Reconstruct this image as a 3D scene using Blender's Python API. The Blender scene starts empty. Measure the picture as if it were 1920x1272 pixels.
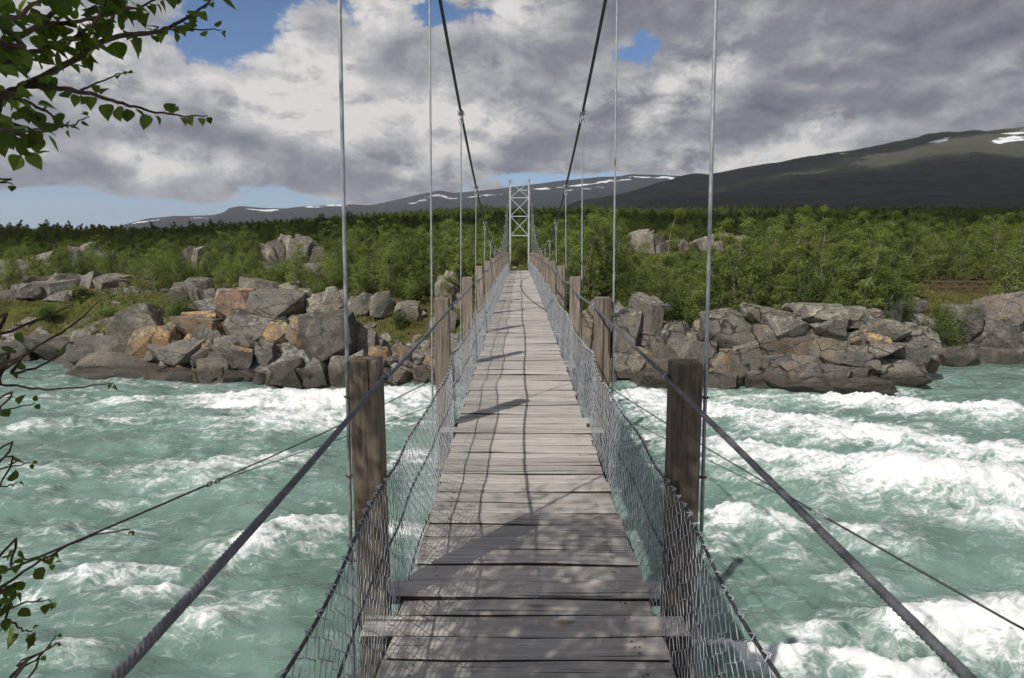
import bpy, bmesh, math, random
import numpy as np
from mathutils import Vector, Matrix, Quaternion
from mathutils.noise import noise as mnoise

scene = bpy.context.scene
C = scene.collection
R = math.radians

# ------------------------------------------------------------------ camera
CAM_Z = 7.0                                   # metres above the river
CAM_X = -0.032
PITCH, YAW = R(7.79), R(0.58)
cam_data = bpy.data.cameras.new('camera')
cam_data.lens = 24.0
cam_data.sensor_width = 36.0
cam_data.clip_start = 0.02
cam_data.clip_end = 40000.0
cam = bpy.data.objects.new('camera', cam_data)
cam.location = (CAM_X, 0.0, CAM_Z)
cam.rotation_euler = (math.pi / 2 - PITCH, 0.0, YAW)
C.objects.link(cam)
scene.camera = cam

# ------------------------------------------------------------------ light
SUN_VEC = Vector((-0.70, -0.90, 1.09)).normalized()      # towards the sun
SUN_EL = math.asin(SUN_VEC.z)
SUN_AZ = math.atan2(SUN_VEC.x, SUN_VEC.y)
sun_data = bpy.data.lights.new('sun', 'SUN')
sun_data.energy = 3.6
sun_data.angle = R(0.53)
sun_data.color = (1.0, 0.955, 0.88)
sun = bpy.data.objects.new('sun', sun_data)
sun.rotation_euler = SUN_VEC.to_track_quat('Z', 'Y').to_euler()
sun.location = (-20, -25, 40)
C.objects.link(sun)

scene.view_settings.view_transform = 'Standard'
scene.view_settings.look = 'None'
scene.view_settings.exposure = 0.0
scene.view_settings.gamma = 1.0
scene.view_settings.use_curve_mapping = False
scene.render.engine = 'CYCLES'
scene.cycles.use_denoising = True
try:
    scene.cycles.denoiser = 'OPENIMAGEDENOISE'
except Exception:
    pass
scene.cycles.max_bounces = 4
scene.cycles.use_adaptive_sampling = True
scene.cycles.adaptive_threshold = 0.03
scene.cycles.adaptive_min_samples = 12
scene.cycles.diffuse_bounces = 2
scene.cycles.glossy_bounces = 2
scene.cycles.transmission_bounces = 4
scene.cycles.transparent_max_bounces = 8
scene.cycles.volume_bounces = 0
scene.cycles.sample_clamp_indirect = 6.0

# ------------------------------------------------------------------ node helpers
class NT:
    """a small wrapper that makes node trees readable"""
    def __init__(self, tree):
        self.t = tree
        self.n = tree.nodes
        self.l = tree.links
    def node(self, kind, **kw):
        nd = self.n.new(kind)
        for k, v in kw.items():
            setattr(nd, k, v)
        return nd
    def put(self, sock, v):
        if hasattr(v, 'is_linked') or isinstance(v, bpy.types.NodeSocket):
            self.l.new(v, sock)
        elif v is not None:
            try:
                sock.default_value = v
            except Exception:
                sock.default_value = (v, v, v) if not hasattr(v, '__len__') else tuple(v) + (1.0,)
    def math(self, op, a, b=None, c=None, clamp=False):
        nd = self.node('ShaderNodeMath', operation=op, use_clamp=clamp)
        self.put(nd.inputs[0], a)
        if b is not None: self.put(nd.inputs[1], b)
        if c is not None: self.put(nd.inputs[2], c)
        return nd.outputs[0]
    def vmath(self, op, a, b=None, scale=None):
        nd = self.node('ShaderNodeVectorMath', operation=op)
        self.put(nd.inputs[0], a)
        if b is not None: self.put(nd.inputs[1], b)
        if scale is not None: self.put(nd.inputs['Scale'], scale)
        return nd.outputs['Value'] if op in ('LENGTH', 'DOT_PRODUCT', 'DISTANCE') else nd.outputs[0]
    def mix(self, f, a, b, blend='MIX', clamp=False):
        nd = self.node('ShaderNodeMix', data_type='RGBA', blend_type=blend)
        nd.clamp_result = clamp
        self.put(nd.inputs[0], f)
        for s, v in ((nd.inputs[6], a), (nd.inputs[7], b)):
            if isinstance(v, (tuple, list)): s.default_value = tuple(v)[:3] + (1.0,)
            elif isinstance(v, (int, float)): s.default_value = (v, v, v, 1.0)
            else: self.l.new(v, s)
        return nd.outputs[2]
    def noise(self, vec, scale=1.0, detail=4.0, rough=0.55, dist=0.0, lac=2.0, kind=None, color=False):
        nd = self.node('ShaderNodeTexNoise')
        if kind: nd.noise_type = kind
        if vec is not None: self.l.new(vec, nd.inputs['Vector'])
        self.put(nd.inputs['Scale'], scale)
        nd.inputs['Detail'].default_value = detail
        nd.inputs['Roughness'].default_value = rough
        nd.inputs['Lacunarity'].default_value = lac
        self.put(nd.inputs['Distortion'], dist)
        return nd.outputs['Color'] if color else nd.outputs[0]
    def voronoi(self, vec, scale=1.0, feature='F1', rand=1.0, out='Distance'):
        nd = self.node('ShaderNodeTexVoronoi', feature=feature)
        self.l.new(vec, nd.inputs['Vector'])
        nd.inputs['Scale'].default_value = scale
        nd.inputs['Randomness'].default_value = rand
        return nd.outputs[out]
    def ramp(self, f, stops, interp='LINEAR'):
        nd = self.node('ShaderNodeValToRGB')
        cr = nd.color_ramp
        cr.interpolation = interp
        while len(cr.elements) < len(stops): cr.elements.new(0.5)
        for e, (p, c) in zip(cr.elements, stops):
            e.position = p
            e.color = (c, c, c, 1.0) if isinstance(c, (int, float)) else tuple(c)[:3] + (1.0,)
        self.put(nd.inputs[0], f)
        return nd.outputs[0]
    def smooth(self, x, a, b, lo=0.0, hi=1.0):
        nd = self.node('ShaderNodeMapRange', interpolation_type='SMOOTHSTEP')
        self.put(nd.inputs[0], x)
        self.put(nd.inputs[1], a); self.put(nd.inputs[2], b)
        nd.inputs[3].default_value = lo; nd.inputs[4].default_value = hi
        return nd.outputs[0]
    def mapping(self, vec, scale=(1, 1, 1), loc=(0, 0, 0), rot=(0, 0, 0)):
        nd = self.node('ShaderNodeMapping')
        self.l.new(vec, nd.inputs[0])
        nd.inputs[1].default_value = loc
        nd.inputs[2].default_value = rot
        nd.inputs[3].default_value = scale
        return nd.outputs[0]
    def sep(self, vec):
        nd = self.node('ShaderNodeSeparateXYZ')
        self.l.new(vec, nd.inputs[0])
        return nd.outputs[0], nd.outputs[1], nd.outputs[2]
    def comb(self, x, y, z):
        nd = self.node('ShaderNodeCombineXYZ')
        for s, v in zip(nd.inputs, (x, y, z)): self.put(s, v)
        return nd.outputs[0]

def material(name):
    m = bpy.data.materials.new(name)
    m.use_nodes = True
    t = NT(m.node_tree)
    t.n.clear()
    out = t.node('ShaderNodeOutputMaterial')
    b = t.node('ShaderNodeBsdfPrincipled')
    t.l.new(b.outputs[0], out.inputs[0])
    return m, t, b, out

# ------------------------------------------------------------------ sky
world = bpy.data.worlds.new('World')
scene.world = world
world.use_nodes = True
w = NT(world.node_tree)
w.n.clear()
wout = w.node('ShaderNodeOutputWorld')
sky = w.node('ShaderNodeTexSky', sky_type='NISHITA')
sky.sun_disc = False
sky.sun_elevation = SUN_EL
sky.sun_rotation = SUN_AZ
sky.altitude = 400
sky.air_density = 1.0
sky.dust_density = 0.25
sky.ozone_density = 2.0
def sky_ray(px, py):
    """azimuth and elevation (radians) of a point of the sky, from its place in the photograph"""
    a, b = (px - 960) / 1280.0, (636 - py) / 1280.0
    y = math.cos(PITCH) + b * math.sin(PITCH)
    z = -math.sin(PITCH) + b * math.cos(PITCH)
    return math.atan2(a, y) - YAW, math.atan2(z, math.hypot(a, y))

gen = w.node('ShaderNodeTexCoord').outputs['Generated']
dx, dy, dz = w.sep(gen)
az = w.math('ARCTAN2', dx, dy)
el = w.math('ARCSINE', w.math('MINIMUM', w.math('MAXIMUM', dz, -1.0), 1.0))

# one warp field gives the clouds and the outlines of the openings their uneven shape
q0 = w.mapping(gen, scale=(1.0, 1.0, 1.7), loc=(3.1, 0.4, 1.7))
wp = w.noise(q0, 4.6, 2.0, 0.55, color=True)
wx, wy, wz = w.sep(wp)
azw = w.math('MULTIPLY_ADD', wx, 0.16, w.math('SUBTRACT', az, 0.08))
elw = w.math('MULTIPLY_ADD', wy, 0.09, w.math('SUBTRACT', el, 0.045))
q1 = w.vmath('ADD', q0, w.vmath('SCALE', w.vmath('SUBTRACT', wp, (0.5, 0.5, 0.5)), scale=0.055))
ae = w.comb(azw, elw, 0.0)
def blobs(items):
    acc = 0.0
    for px, py, rx, ry, amp in items:
        a0, e0 = sky_ray(px, py)
        sx, sy = 1280.0 / rx / 1.75, 1280.0 / ry / 1.75
        nd = w.node('ShaderNodeVectorMath', operation='MULTIPLY_ADD')
        w.l.new(ae, nd.inputs[0])
        nd.inputs[1].default_value = (sx, sy, 0.0)
        nd.inputs[2].default_value = (-a0 * sx, -e0 * sy, 0.0)
        r2 = w.vmath('DOT_PRODUCT', nd.outputs[0], nd.outputs[0])
        k = w.math('SUBTRACT', 1.0, r2, clamp=True)
        acc = w.math('MULTIPLY_ADD', w.math('MULTIPLY', k, k), amp, acc)
    return acc

def dens(q2):
    """big cloud masses with billowed, cauliflower tops"""
    big = w.noise(q2, 3.0, 4.0, 0.5)
    n1 = w.math('ABSOLUTE', w.math('SUBTRACT', w.noise(q2, 9.0, 0.0, 0.5), 0.5))
    n2 = w.math('ABSOLUTE', w.math('SUBTRACT', w.noise(q2, 21.0, 0.0, 0.5), 0.5))
    n3 = w.math('ABSOLUTE', w.math('SUBTRACT', w.noise(q2, 46.0, 2.0, 0.6), 0.5))
    n4 = w.noise(q2, 95.0, 2.0, 0.6)
    d = w.math('MULTIPLY_ADD', n1, 0.40, big)
    d = w.math('MULTIPLY_ADD', n2, 0.24, d)
    d = w.math('MULTIPLY_ADD', n3, 0.19, d)
    d = w.math('MULTIPLY_ADD', n4, 0.065, d)
    return w.math('SUBTRACT', d, 0.14), big

cover = blobs([                      # where blue sky opens (negative) and where cloud is thick
    (450, -5, 100, 74, -0.30), (360, 66, 60, 30, -0.16), (800, 10, 30, 30, -0.1),
    (1192, 88, 56, 48, -0.43),
    (40, 440, 330, 42, -0.36), (360, 424, 330, 36, -0.30), (640, 392, 240, 30, -0.24), (1010, 346, 200, 18, -0.28), (900, 450, 1200, 44, -0.4),
    (1432, 292, 46, 24, -0.42), (1240, 322, 90, 12, -0.25),
    (1340, 300, 80, 22, 0.30), (1495, 262, 50, 40, 0.28), (432, 380, 22, 12, 0.34), (350, 385, 70, 8, 0.2), (760, 355, 60, 12, 0.22),
    (330, 300, 170, 60, 0.16), (1650, 150, 500, 200, 0.25), (100, 300, 260, 70, 0.16), (640, 170, 260, 140, 0.14), (700, 300, 260, 40, 0.14), (1100, 280, 260, 50, 0.16)])
bright = blobs([                     # sunlit tops (positive) and shaded bellies (negative)
    (660, 140, 150, 80, 0.30), (440, 150, 190, 60, 0.26), (330, 312, 120, 46, 0.34), (880, 30, 300, 60, 0.20), (240, 310, 60, 34, 0.2),
    (900, 225, 260, 60, 0.14), (1490, 262, 80, 56, 0.50), (1340, 300, 110, 36, 0.50), (1270, 150, 160, 120, 0.14), (1080, 100, 90, 40, 0.2),
    (180, 170, 200, 120, 0.20), (520, 60, 100, 60, 0.18), (760, 200, 120, 70, 0.12),
    (640, 250, 200, 26, -0.20), (480, 352, 230, 22, -0.26), (60, 350, 260, 34, -0.18), (800, 306, 260, 34, -0.22), (880, 90, 170, 26, -0.16),
    (1640, 80, 400, 170, -0.17), (1250, 250, 240, 50, -0.15), (1650, 235, 360, 60, -0.10)])
d0, b0 = dens(q1)
d1, b1 = dens(w.vmath('ADD', q1, (-0.016, 0.0, 0.030)))
field = w.math('ADD', d0, cover)
alpha = w.smooth(field, 0.345, 0.445)
relief = w.math('SUBTRACT', d0, d1)
m0 = w.noise(q1, 5.0, 2.0, 0.45)                       # the big heaps: lit from above left, dark below
m1 = w.noise(w.vmath('ADD', q1, (-0.05, 0.0, 0.10)), 5.0, 2.0, 0.45)
heap = w.math('SUBTRACT', m0, m1)
sunny = w.math('MAXIMUM', w.math('MINIMUM', w.math('MULTIPLY_ADD', heap, 1.6, w.math('ADD', 0.30, bright)), 1.0), 0.26)
lit = w.math('MULTIPLY_ADD', heap, 1.35, w.math('MULTIPLY_ADD', bright, 1.1, 0.46))
lit = w.math('MULTIPLY_ADD', w.math('MULTIPLY', relief, 6.4), sunny, lit)
edge = w.math('SUBTRACT', 1.0, w.smooth(field, 0.38, 0.56))
lit = w.math('MULTIPLY_ADD', edge, 0.10, lit)
# distant cloud is veiled by the air in front of it
cloud_col = w.ramp(w.math('MAXIMUM', w.math('MINIMUM', lit, 1.0), 0.0),
                   [(0.0, (0.185, 0.195, 0.235)), (0.32, (0.305, 0.312, 0.355)), (0.62, (0.55, 0.548, 0.565)), (1.0, (0.86, 0.835, 0.81))])
low = w.smooth(el, 0.16, -0.02)
bg_sky = w.node('ShaderNodeBackground')
sky_col = w.mix(w.math('MULTIPLY', low, 0.75), w.mix(1.0, sky.outputs[0], (0.86, 0.95, 1.12), 'MULTIPLY'), (3.5, 4.3, 5.9))     # pale blue air towards the horizon
w.l.new(sky_col, bg_sky.inputs[0])
bg_sky.inputs[1].default_value = 0.085
bg_cloud = w.node('ShaderNodeBackground')
w.l.new(cloud_col, bg_cloud.inputs[0])
bg_cloud.inputs[1].default_value = 0.85
mixs = w.node('ShaderNodeMixShader')
w.l.new(alpha, mixs.inputs[0])
w.l.new(bg_sky.outputs[0], mixs.inputs[1])
w.l.new(bg_cloud.outputs[0], mixs.inputs[2])
w.l.new(mixs.outputs[0], wout.inputs[0])
world.cycles.sampling_method = 'MANUAL'
world.cycles.sample_map_resolution = 512
# ------------------------------------------------------------------ numpy noise
_rng = np.random.default_rng(11)
_PERM = _rng.permutation(512).astype(np.int64)
_ang = _rng.uniform(0, 2 * np.pi, 512)
_GX, _GY = np.cos(_ang), np.sin(_ang)

def perlin(x, y):
    x = np.asarray(x, float); y = np.asarray(y, float)
    xi, yi = np.floor(x).astype(np.int64), np.floor(y).astype(np.int64)
    xf, yf = x - xi, y - yi
    u = xf * xf * xf * (xf * (xf * 6 - 15) + 10)
    v = yf * yf * yf * (yf * (yf * 6 - 15) + 10)
    def g(ix, iy, fx, fy):
        h = _PERM[(_PERM[ix & 511] + iy) & 511]
        return _GX[h] * fx + _GY[h] * fy
    a = g(xi, yi, xf, yf); b = g(xi + 1, yi, xf - 1, yf)
    c = g(xi, yi + 1, xf, yf - 1); d = g(xi + 1, yi + 1, xf - 1, yf - 1)
    return ((a + u * (b - a)) + v * ((c + u * (d - c)) - (a + u * (b - a)))) * 1.5

def fbm(x, y, octaves=4, gain=0.5, lac=2.03):
    s, a, n = 0.0, 1.0, 0.0
    for i in range(octaves):
        s = s + a * perlin(x + 17.3 * i, y - 9.1 * i)
        n += a; a *= gain; x = x * lac; y = y * lac
    return s / n

def sstep(a, b, x):
    t = np.clip((x - a) / (b - a), 0, 1)
    return t * t * (3 - 2 * t)

# ------------------------------------------------------------------ object helpers
def link(o, parent=None):
    C.objects.link(o)
    if parent is not None:
        o.parent = parent
    return o

def tag(o, label=None, cat=None, group=None, kind=None):
    if label: o['label'] = label
    if cat: o['category'] = cat
    if group: o['group'] = group
    if kind: o['kind'] = kind
    return o

def empty(name, loc=(0, 0, 0), rz=0.0):
    o = bpy.data.objects.new(name, None)
    o.location = loc
    o.rotation_euler = (0, 0, rz)
    o.empty_display_size = 0.2
    return link(o)

def child(name, mesh, parent, loc=(0, 0, 0), rot=None, scale=None):
    o = bpy.data.objects.new(name, mesh)
    o.location = loc
    if rot is not None: o.rotation_euler = rot
    if scale is not None: o.scale = scale
    return link(o, parent)

def np_mesh(name, verts, faces, mat=None, smooth=True):
    """verts (n,3); faces (m,3) or (m,4) int array"""
    verts = np.asarray(verts, np.float32); faces = np.asarray(faces, np.int32)
    me = bpy.data.meshes.new(name)
    k = faces.shape[1]
    me.vertices.add(len(verts)); me.vertices.foreach_set('co', verts.ravel())
    me.loops.add(faces.size); me.loops.foreach_set('vertex_index', faces.ravel())
    me.polygons.add(len(faces))
    me.polygons.foreach_set('loop_start', np.arange(0, faces.size, k, dtype=np.int32))
    try:
        me.polygons.foreach_set('loop_total', np.full(len(faces), k, dtype=np.int32))
    except Exception:
        pass
    me.polygons.foreach_set('use_smooth', np.full(len(faces), smooth, dtype=bool))
    me.update(calc_edges=True)
    if mat: me.materials.append(mat)
    return me

def grid_faces(nu, nv):
    i = np.arange(nu - 1)[:, None] * nv + np.arange(nv - 1)[None, :]
    i = i.ravel()
    return np.stack([i, i + nv, i + nv + 1, i + 1], 1)

def attr(me, name, data):
    a = me.attributes.new(name, 'FLOAT', 'POINT')
    a.data.foreach_set('value', np.asarray(data, np.float32).ravel())

class MB:
    """collects boxes, tubes and polygons into one mesh"""
    def __init__(self):
        self.v, self.f, self.sm = [], [], []
    def add(self, verts, faces, smooth=False):
        o = len(self.v)
        self.v.extend([tuple(p) for p in verts])
        self.f.extend([tuple(o + i for i in f) for f in faces])
        self.sm.extend([smooth] * len(faces))
    def box(self, c, s, rot=None, bevel=0.0):
        cx, cy, cz = c; hx, hy, hz = s[0] / 2, s[1] / 2, s[2] / 2
        if bevel <= 0:
            p = [Vector((x, y, z)) for x in (-hx, hx) for y in (-hy, hy) for z in (-hz, hz)]
            f = [(0, 1, 3, 2), (4, 6, 7, 5), (0, 4, 5, 1), (2, 3, 7, 6), (0, 2, 6, 4), (1, 5, 7, 3)]
        else:
            bm = bmesh.new()
            bmesh.ops.create_cube(bm, size=1.0)
            for q in bm.verts: q.co = Vector((q.co.x * s[0], q.co.y * s[1], q.co.z * s[2]))
            bmesh.ops.bevel(bm, geom=list(bm.edges), offset=bevel, segments=1, affect='EDGES', profile=0.5)
            bm.verts.index_update()
            p = [q.co.copy() for q in bm.verts]; f = [[q.index for q in fc.verts] for fc in bm.faces]
            bm.free()
        if rot is not None:
            p = [rot @ q for q in p]
        self.add([(q[0] + cx, q[1] + cy, q[2] + cz) for q in p], f)
    def bar(self, a, b, wd, ht=None):
        a, b = Vector(a), Vector(b)
        q = (b - a).to_track_quat('Y', 'Z').to_matrix()
        self.box((a + b) / 2, (wd, (b - a).length, ht or wd), q)
    def tube(self, pts, r, n=6, cap=True, smooth=True):
        pts = [Vector(p) for p in pts]
        rr = r if hasattr(r, '__len__') else [r] * len(pts)
        vs, fs = [], []
        up = Vector((0.01, 0.02, 1))
        for i, p in enumerate(pts):
            d = (pts[min(i + 1, len(pts) - 1)] - pts[max(i - 1, 0)]).normalized()
            if abs(d.dot(up.normalized())) > 0.95: up = Vector((1, 0.03, 0.02))
            a = d.cross(up).normalized(); b = a.cross(d)
            up = b
            for k in range(n):
                t = 2 * math.pi * k / n
                vs.append(p + (a * math.cos(t) + b * math.sin(t)) * rr[i])
        for i in range(len(pts) - 1):
            for k in range(n):
                k2 = (k + 1) % n
                fs.append((i * n + k, i * n + k2, (i + 1) * n + k2, (i + 1) * n + k))
        self.add(vs, fs, smooth)
        if cap:
            self.add(vs[:n], [tuple(range(n))]); self.add(vs[-n:], [tuple(range(n))[::-1]])
    def mesh(self, name, mat):
        me = bpy.data.meshes.new(name)
        me.from_pydata([tuple(p) for p in self.v], [], self.f)
        me.polygons.foreach_set('use_smooth', self.sm)
        me.update()
        bm = bmesh.new(); bm.from_mesh(me)
        bmesh.ops.recalc_face_normals(bm, faces=bm.faces)
        bm.to_mesh(me); bm.free()
        if mat: me.materials.append(mat)
        return me
    def build(self, name, mat, parent=None, loc=(0, 0, 0)):
        return child(name, self.mesh(name, mat), parent, loc)

def bump(t, b, height, strength=0.5, dist=0.01):
    bp = t.node('ShaderNodeBump')
    bp.inputs['Strength'].default_value = strength
    bp.inputs['Distance'].default_value = dist
    t.l.new(height, bp.inputs['Height'])
    t.l.new(bp.outputs[0], b.inputs['Normal'])
    return bp

# ------------------------------------------------------------------ materials
def mat_wood(name, axis, base, dark, warm):
    """weathered grey timber, grain along one object axis"""
    m, t, b, o = material(name)
    co = t.node('ShaderNodeTexCoord').outputs['Object']
    oinf = t.node('ShaderNodeObjectInfo')
    rnd = oinf.outputs['Random']
    off = t.comb(t.math('MULTIPLY', rnd, 37.0), t.math('MULTIPLY', rnd, 91.0), t.math('MULTIPLY', rnd, 53.0))
    p = t.vmath('ADD', co, off)
    sc = [34.0, 34.0, 34.0]; sc[axis] = 2.2
    fine = [170.0, 170.0, 170.0]; fine[axis] = 6.0
    mid = [9.0, 9.0, 9.0]; mid[axis] = 1.3
    g1 = t.noise(t.mapping(p, scale=sc), 1.0, 5.0, 0.6, 0.8)
    g2 = t.noise(t.mapping(p, scale=fine), 1.0, 3.0, 0.6)
    g3 = t.noise(t.mapping(p, scale=mid), 1.0, 3.0, 0.55)
    spot = t.noise(p, 5.0, 4.0, 0.6)
    knots = t.voronoi(t.mapping(p, scale=[2.6 if i != axis else 1.1 for i in range(3)]), 1.6)
    knot = t.smooth(knots, 0.05, 0.11, 1.0, 0.0)
    c = t.mix(t.smooth(g1, 0.34, 0.68), dark, base)
    c = t.mix(t.math('MULTIPLY', t.smooth(g3, 0.5, 0.75), 0.6), c, warm)
    c = t.mix(t.math('MULTIPLY', t.smooth(g2, 0.56, 0.74), 0.5), c, tuple(x * 0.35 for x in dark))
    c = t.mix(t.math('MULTIPLY', t.smooth(spot, 0.56, 0.72), 0.35), c, tuple(x * 0.6 for x in base))
    c = t.mix(t.math('MULTIPLY', knot, 0.75), c, (dark[0] * 0.55, dark[1] * 0.42, dark[2] * 0.32))
    split = t.noise(t.mapping(p, scale=[48.0 if i != axis else 0.9 for i in range(3)]), 1.0, 2.0, 0.5)
    c = t.mix(t.math('MULTIPLY', t.smooth(split, 0.64, 0.68), 0.8), c, tuple(x * 0.16 for x in dark))
    val = t.math('MULTIPLY_ADD', rnd, 0.34, 0.83)
    c = t.mix(1.0, c, t.comb(val, val, val), 'MULTIPLY')
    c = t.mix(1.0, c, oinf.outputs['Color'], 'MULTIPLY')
    t.l.new(c, b.inputs['Base Color'])
    b.inputs['Roughness'].default_value = 0.82
    b.inputs['Specular IOR Level'].default_value = 0.25
    hgt = t.math('ADD', t.math('MULTIPLY', g1, 0.7), t.math('MULTIPLY', g2, 0.6))
    bump(t, b, hgt, 0.7, 0.004)
    return m

M = {}
M['plank'] = mat_wood('weathered_plank', 0, (0.525, 0.49, 0.46), (0.375, 0.345, 0.32), (0.47, 0.42, 0.375))
M['post'] = mat_wood('weathered_post', 2, (0.32, 0.275, 0.225), (0.16, 0.132, 0.105), (0.33, 0.25, 0.175))
M['beam'] = mat_wood('under_beam', 1, (0.17, 0.15, 0.13), (0.07, 0.06, 0.05), (0.16, 0.12, 0.08))
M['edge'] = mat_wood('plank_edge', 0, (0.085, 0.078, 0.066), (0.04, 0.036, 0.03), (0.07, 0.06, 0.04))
M['brown_timber'] = mat_wood('brown_timber', 0, (0.18, 0.125, 0.085), (0.09, 0.06, 0.04), (0.20, 0.125, 0.075))

def mat_metal(name, col, rough, metallic=0.9, rust=0.0, scale=30.0):
    m, t, b, o = material(name)
    co = t.node('ShaderNodeTexCoord').outputs['Object']
    n = t.noise(co, scale, 4.0, 0.6)
    v = t.noise(co, scale * 0.2, 3.0, 0.5)
    c = t.mix(t.smooth(n, 0.3, 0.7), tuple(x * 0.72 for x in col), col)
    c = t.mix(t.math('MULTIPLY', t.smooth(v, 0.56, 0.7), rust), c, (0.16, 0.07, 0.03))
    t.l.new(c, b.inputs['Base Color'])
    b.inputs['Metallic'].default_value = metallic
    t.l.new(t.math('MULTIPLY_ADD', n, 0.25, rough - 0.12), b.inputs['Roughness'])
    return m

M['galv'] = mat_metal('galvanised_steel', (0.52, 0.54, 0.56), 0.5, 0.55, 0.12)
M['tower'] = mat_metal('galvanised_tower', (0.62, 0.64, 0.65), 0.55, 0.3, 0.06, 8.0)
M['cable'] = mat_metal('steel_cable', (0.21, 0.215, 0.235), 0.5, 0.45, 0.15, 60.0)
M['dark_cable'] = mat_metal('dark_cable', (0.075, 0.08, 0.085), 0.55, 0.45, 0.1, 60.0)
M['wire'] = mat_metal('net_wire', (0.58, 0.61, 0.66), 0.42, 0.25, 0.02, 40.0)
M['rusty'] = mat_metal('rusty_iron', (0.15, 0.085, 0.055), 0.8, 0.4, 0.8, 40.0)

def mat_rock(name, lichen=1.0, vary=0.4, joint=(0.032, 0.008, 0.46, 0.7)):
    m, t, b, o = material(name)
    geo = t.node('ShaderNodeNewGeometry')
    pos, nor = geo.outputs['Position'], geo.outputs['Normal']
    oi = t.node('ShaderNodeObjectInfo')
    rnd = oi.outputs['Random']
    _, _, pz = t.sep(pos); _, _, nz = t.sep(nor)
    big = t.noise(pos, 0.55, 3.0, 0.6)
    mid = t.noise(pos, 2.6, 4.0, 0.62)
    fine = t.noise(pos, 15.0, 3.0, 0.65)
    c = t.mix(t.smooth(big, 0.35, 0.65), (0.128, 0.117, 0.104), (0.240, 0.218, 0.188))
    c = t.mix(t.math('MULTIPLY', t.smooth(mid, 0.42, 0.7), 0.55), c, (0.215, 0.17, 0.125))
    c = t.mix(t.math('MULTIPLY', t.smooth(fine, 0.52, 0.70), 0.5), c, (0.34, 0.33, 0.305))
    c = t.mix(t.math('MULTIPLY', t.smooth(fine, 0.46, 0.34), 0.6), c, (0.05, 0.048, 0.045))
    # pale lichen crusts on the weathered upper faces
    ln = t.noise(pos, 5.5, 4.0, 0.7)
    lm = t.math('MULTIPLY', t.smooth(ln, 0.50, 0.60), t.smooth(nz, 0.0, 0.7))
    lm = t.math('MULTIPLY', lm, t.smooth(pz, 1.2, 2.4))
    c = t.mix(t.math('MULTIPLY', lm, 0.62 * lichen), c, (0.42, 0.42, 0.365))
    ln2 = t.noise(pos, 9.0, 2.0, 0.6)
    c = t.mix(t.math('MULTIPLY', t.smooth(ln2, 0.60, 0.68), 0.6), c, (0.045, 0.045, 0.045))
    # fresh broken faces take the tint of each rock (object colour)
    tn = t.smooth(t.noise(pos, 1.6, 3.0, 0.6), 0.38, 0.56)
    c = t.mix(tn, c, t.mix(1.0, c, oi.outputs['Color'], 'MULTIPLY'))
    # joints and hairline fractures
    cw = t.vmath('ADD', t.mapping(pos, scale=(0.55, 0.55, 1.0), rot=(0.12, 0.18, 0.3)), t.vmath('SCALE', t.noise(pos, 1.3, 2.0, 0.6, color=True), scale=0.55))
    ce = t.voronoi(cw, 1.05, 'DISTANCE_TO_EDGE')
    crack = t.smooth(ce, joint[0], joint[1])
    crack = t.math('MULTIPLY', crack, t.smooth(big, joint[2], joint[2] + 0.12))
    c = t.mix(t.math('MULTIPLY', crack, joint[3]), c, (0.018, 0.017, 0.016))
    blot = t.noise(pos, 1.1, 4.0, 0.7)
    c = t.mix(t.math('MULTIPLY', t.smooth(blot, 0.52, 0.66), 0.55), c, (0.085, 0.082, 0.080))
    # moss in patches on top
    mo = t.noise(pos, 1.8, 3.0, 0.65)
    mm = t.math('MULTIPLY', t.smooth(mo, 0.54, 0.62), t.smooth(nz, 0.55, 0.85))
    mm = t.math('MULTIPLY', mm, t.smooth(pz, 1.8, 3.0))
    c = t.mix(t.math('MULTIPLY', mm, 0.9), c, t.mix(t.smooth(fine, 0.4, 0.6), (0.055, 0.07, 0.018), (0.10, 0.115, 0.03)))
    val = t.math('MULTIPLY_ADD', rnd, vary, 1.0 - vary / 2)
    c = t.mix(1.0, c, t.comb(val, val, val), 'MULTIPLY')
    # spray-wet band above the river
    wet = t.smooth(t.math('ADD', pz, t.math('MULTIPLY', mid, 0.9)), 1.0, 1.45, 1.0, 0.0)
    c = t.mix(t.math('MULTIPLY', wet, 0.75), c, (0.052, 0.043, 0.034))
    t.l.new(c, b.inputs['Base Color'])
    t.l.new(t.math('MULTIPLY_ADD', wet, -0.45, 0.88), b.inputs['Roughness'])
    b.inputs['Specular IOR Level'].default_value = 0.3
    h = t.math('ADD', t.math('MULTIPLY', mid, 0.6), t.math('MULTIPLY', fine, 0.35))
    bump(t, b, h, 1.0, 0.14)
    return m
M['rock'] = mat_rock('granite')
M['cliff'] = mat_rock('cliff_granite', 1.4, 0.16, (0.045, 0.012, 0.40, 0.85))

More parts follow.
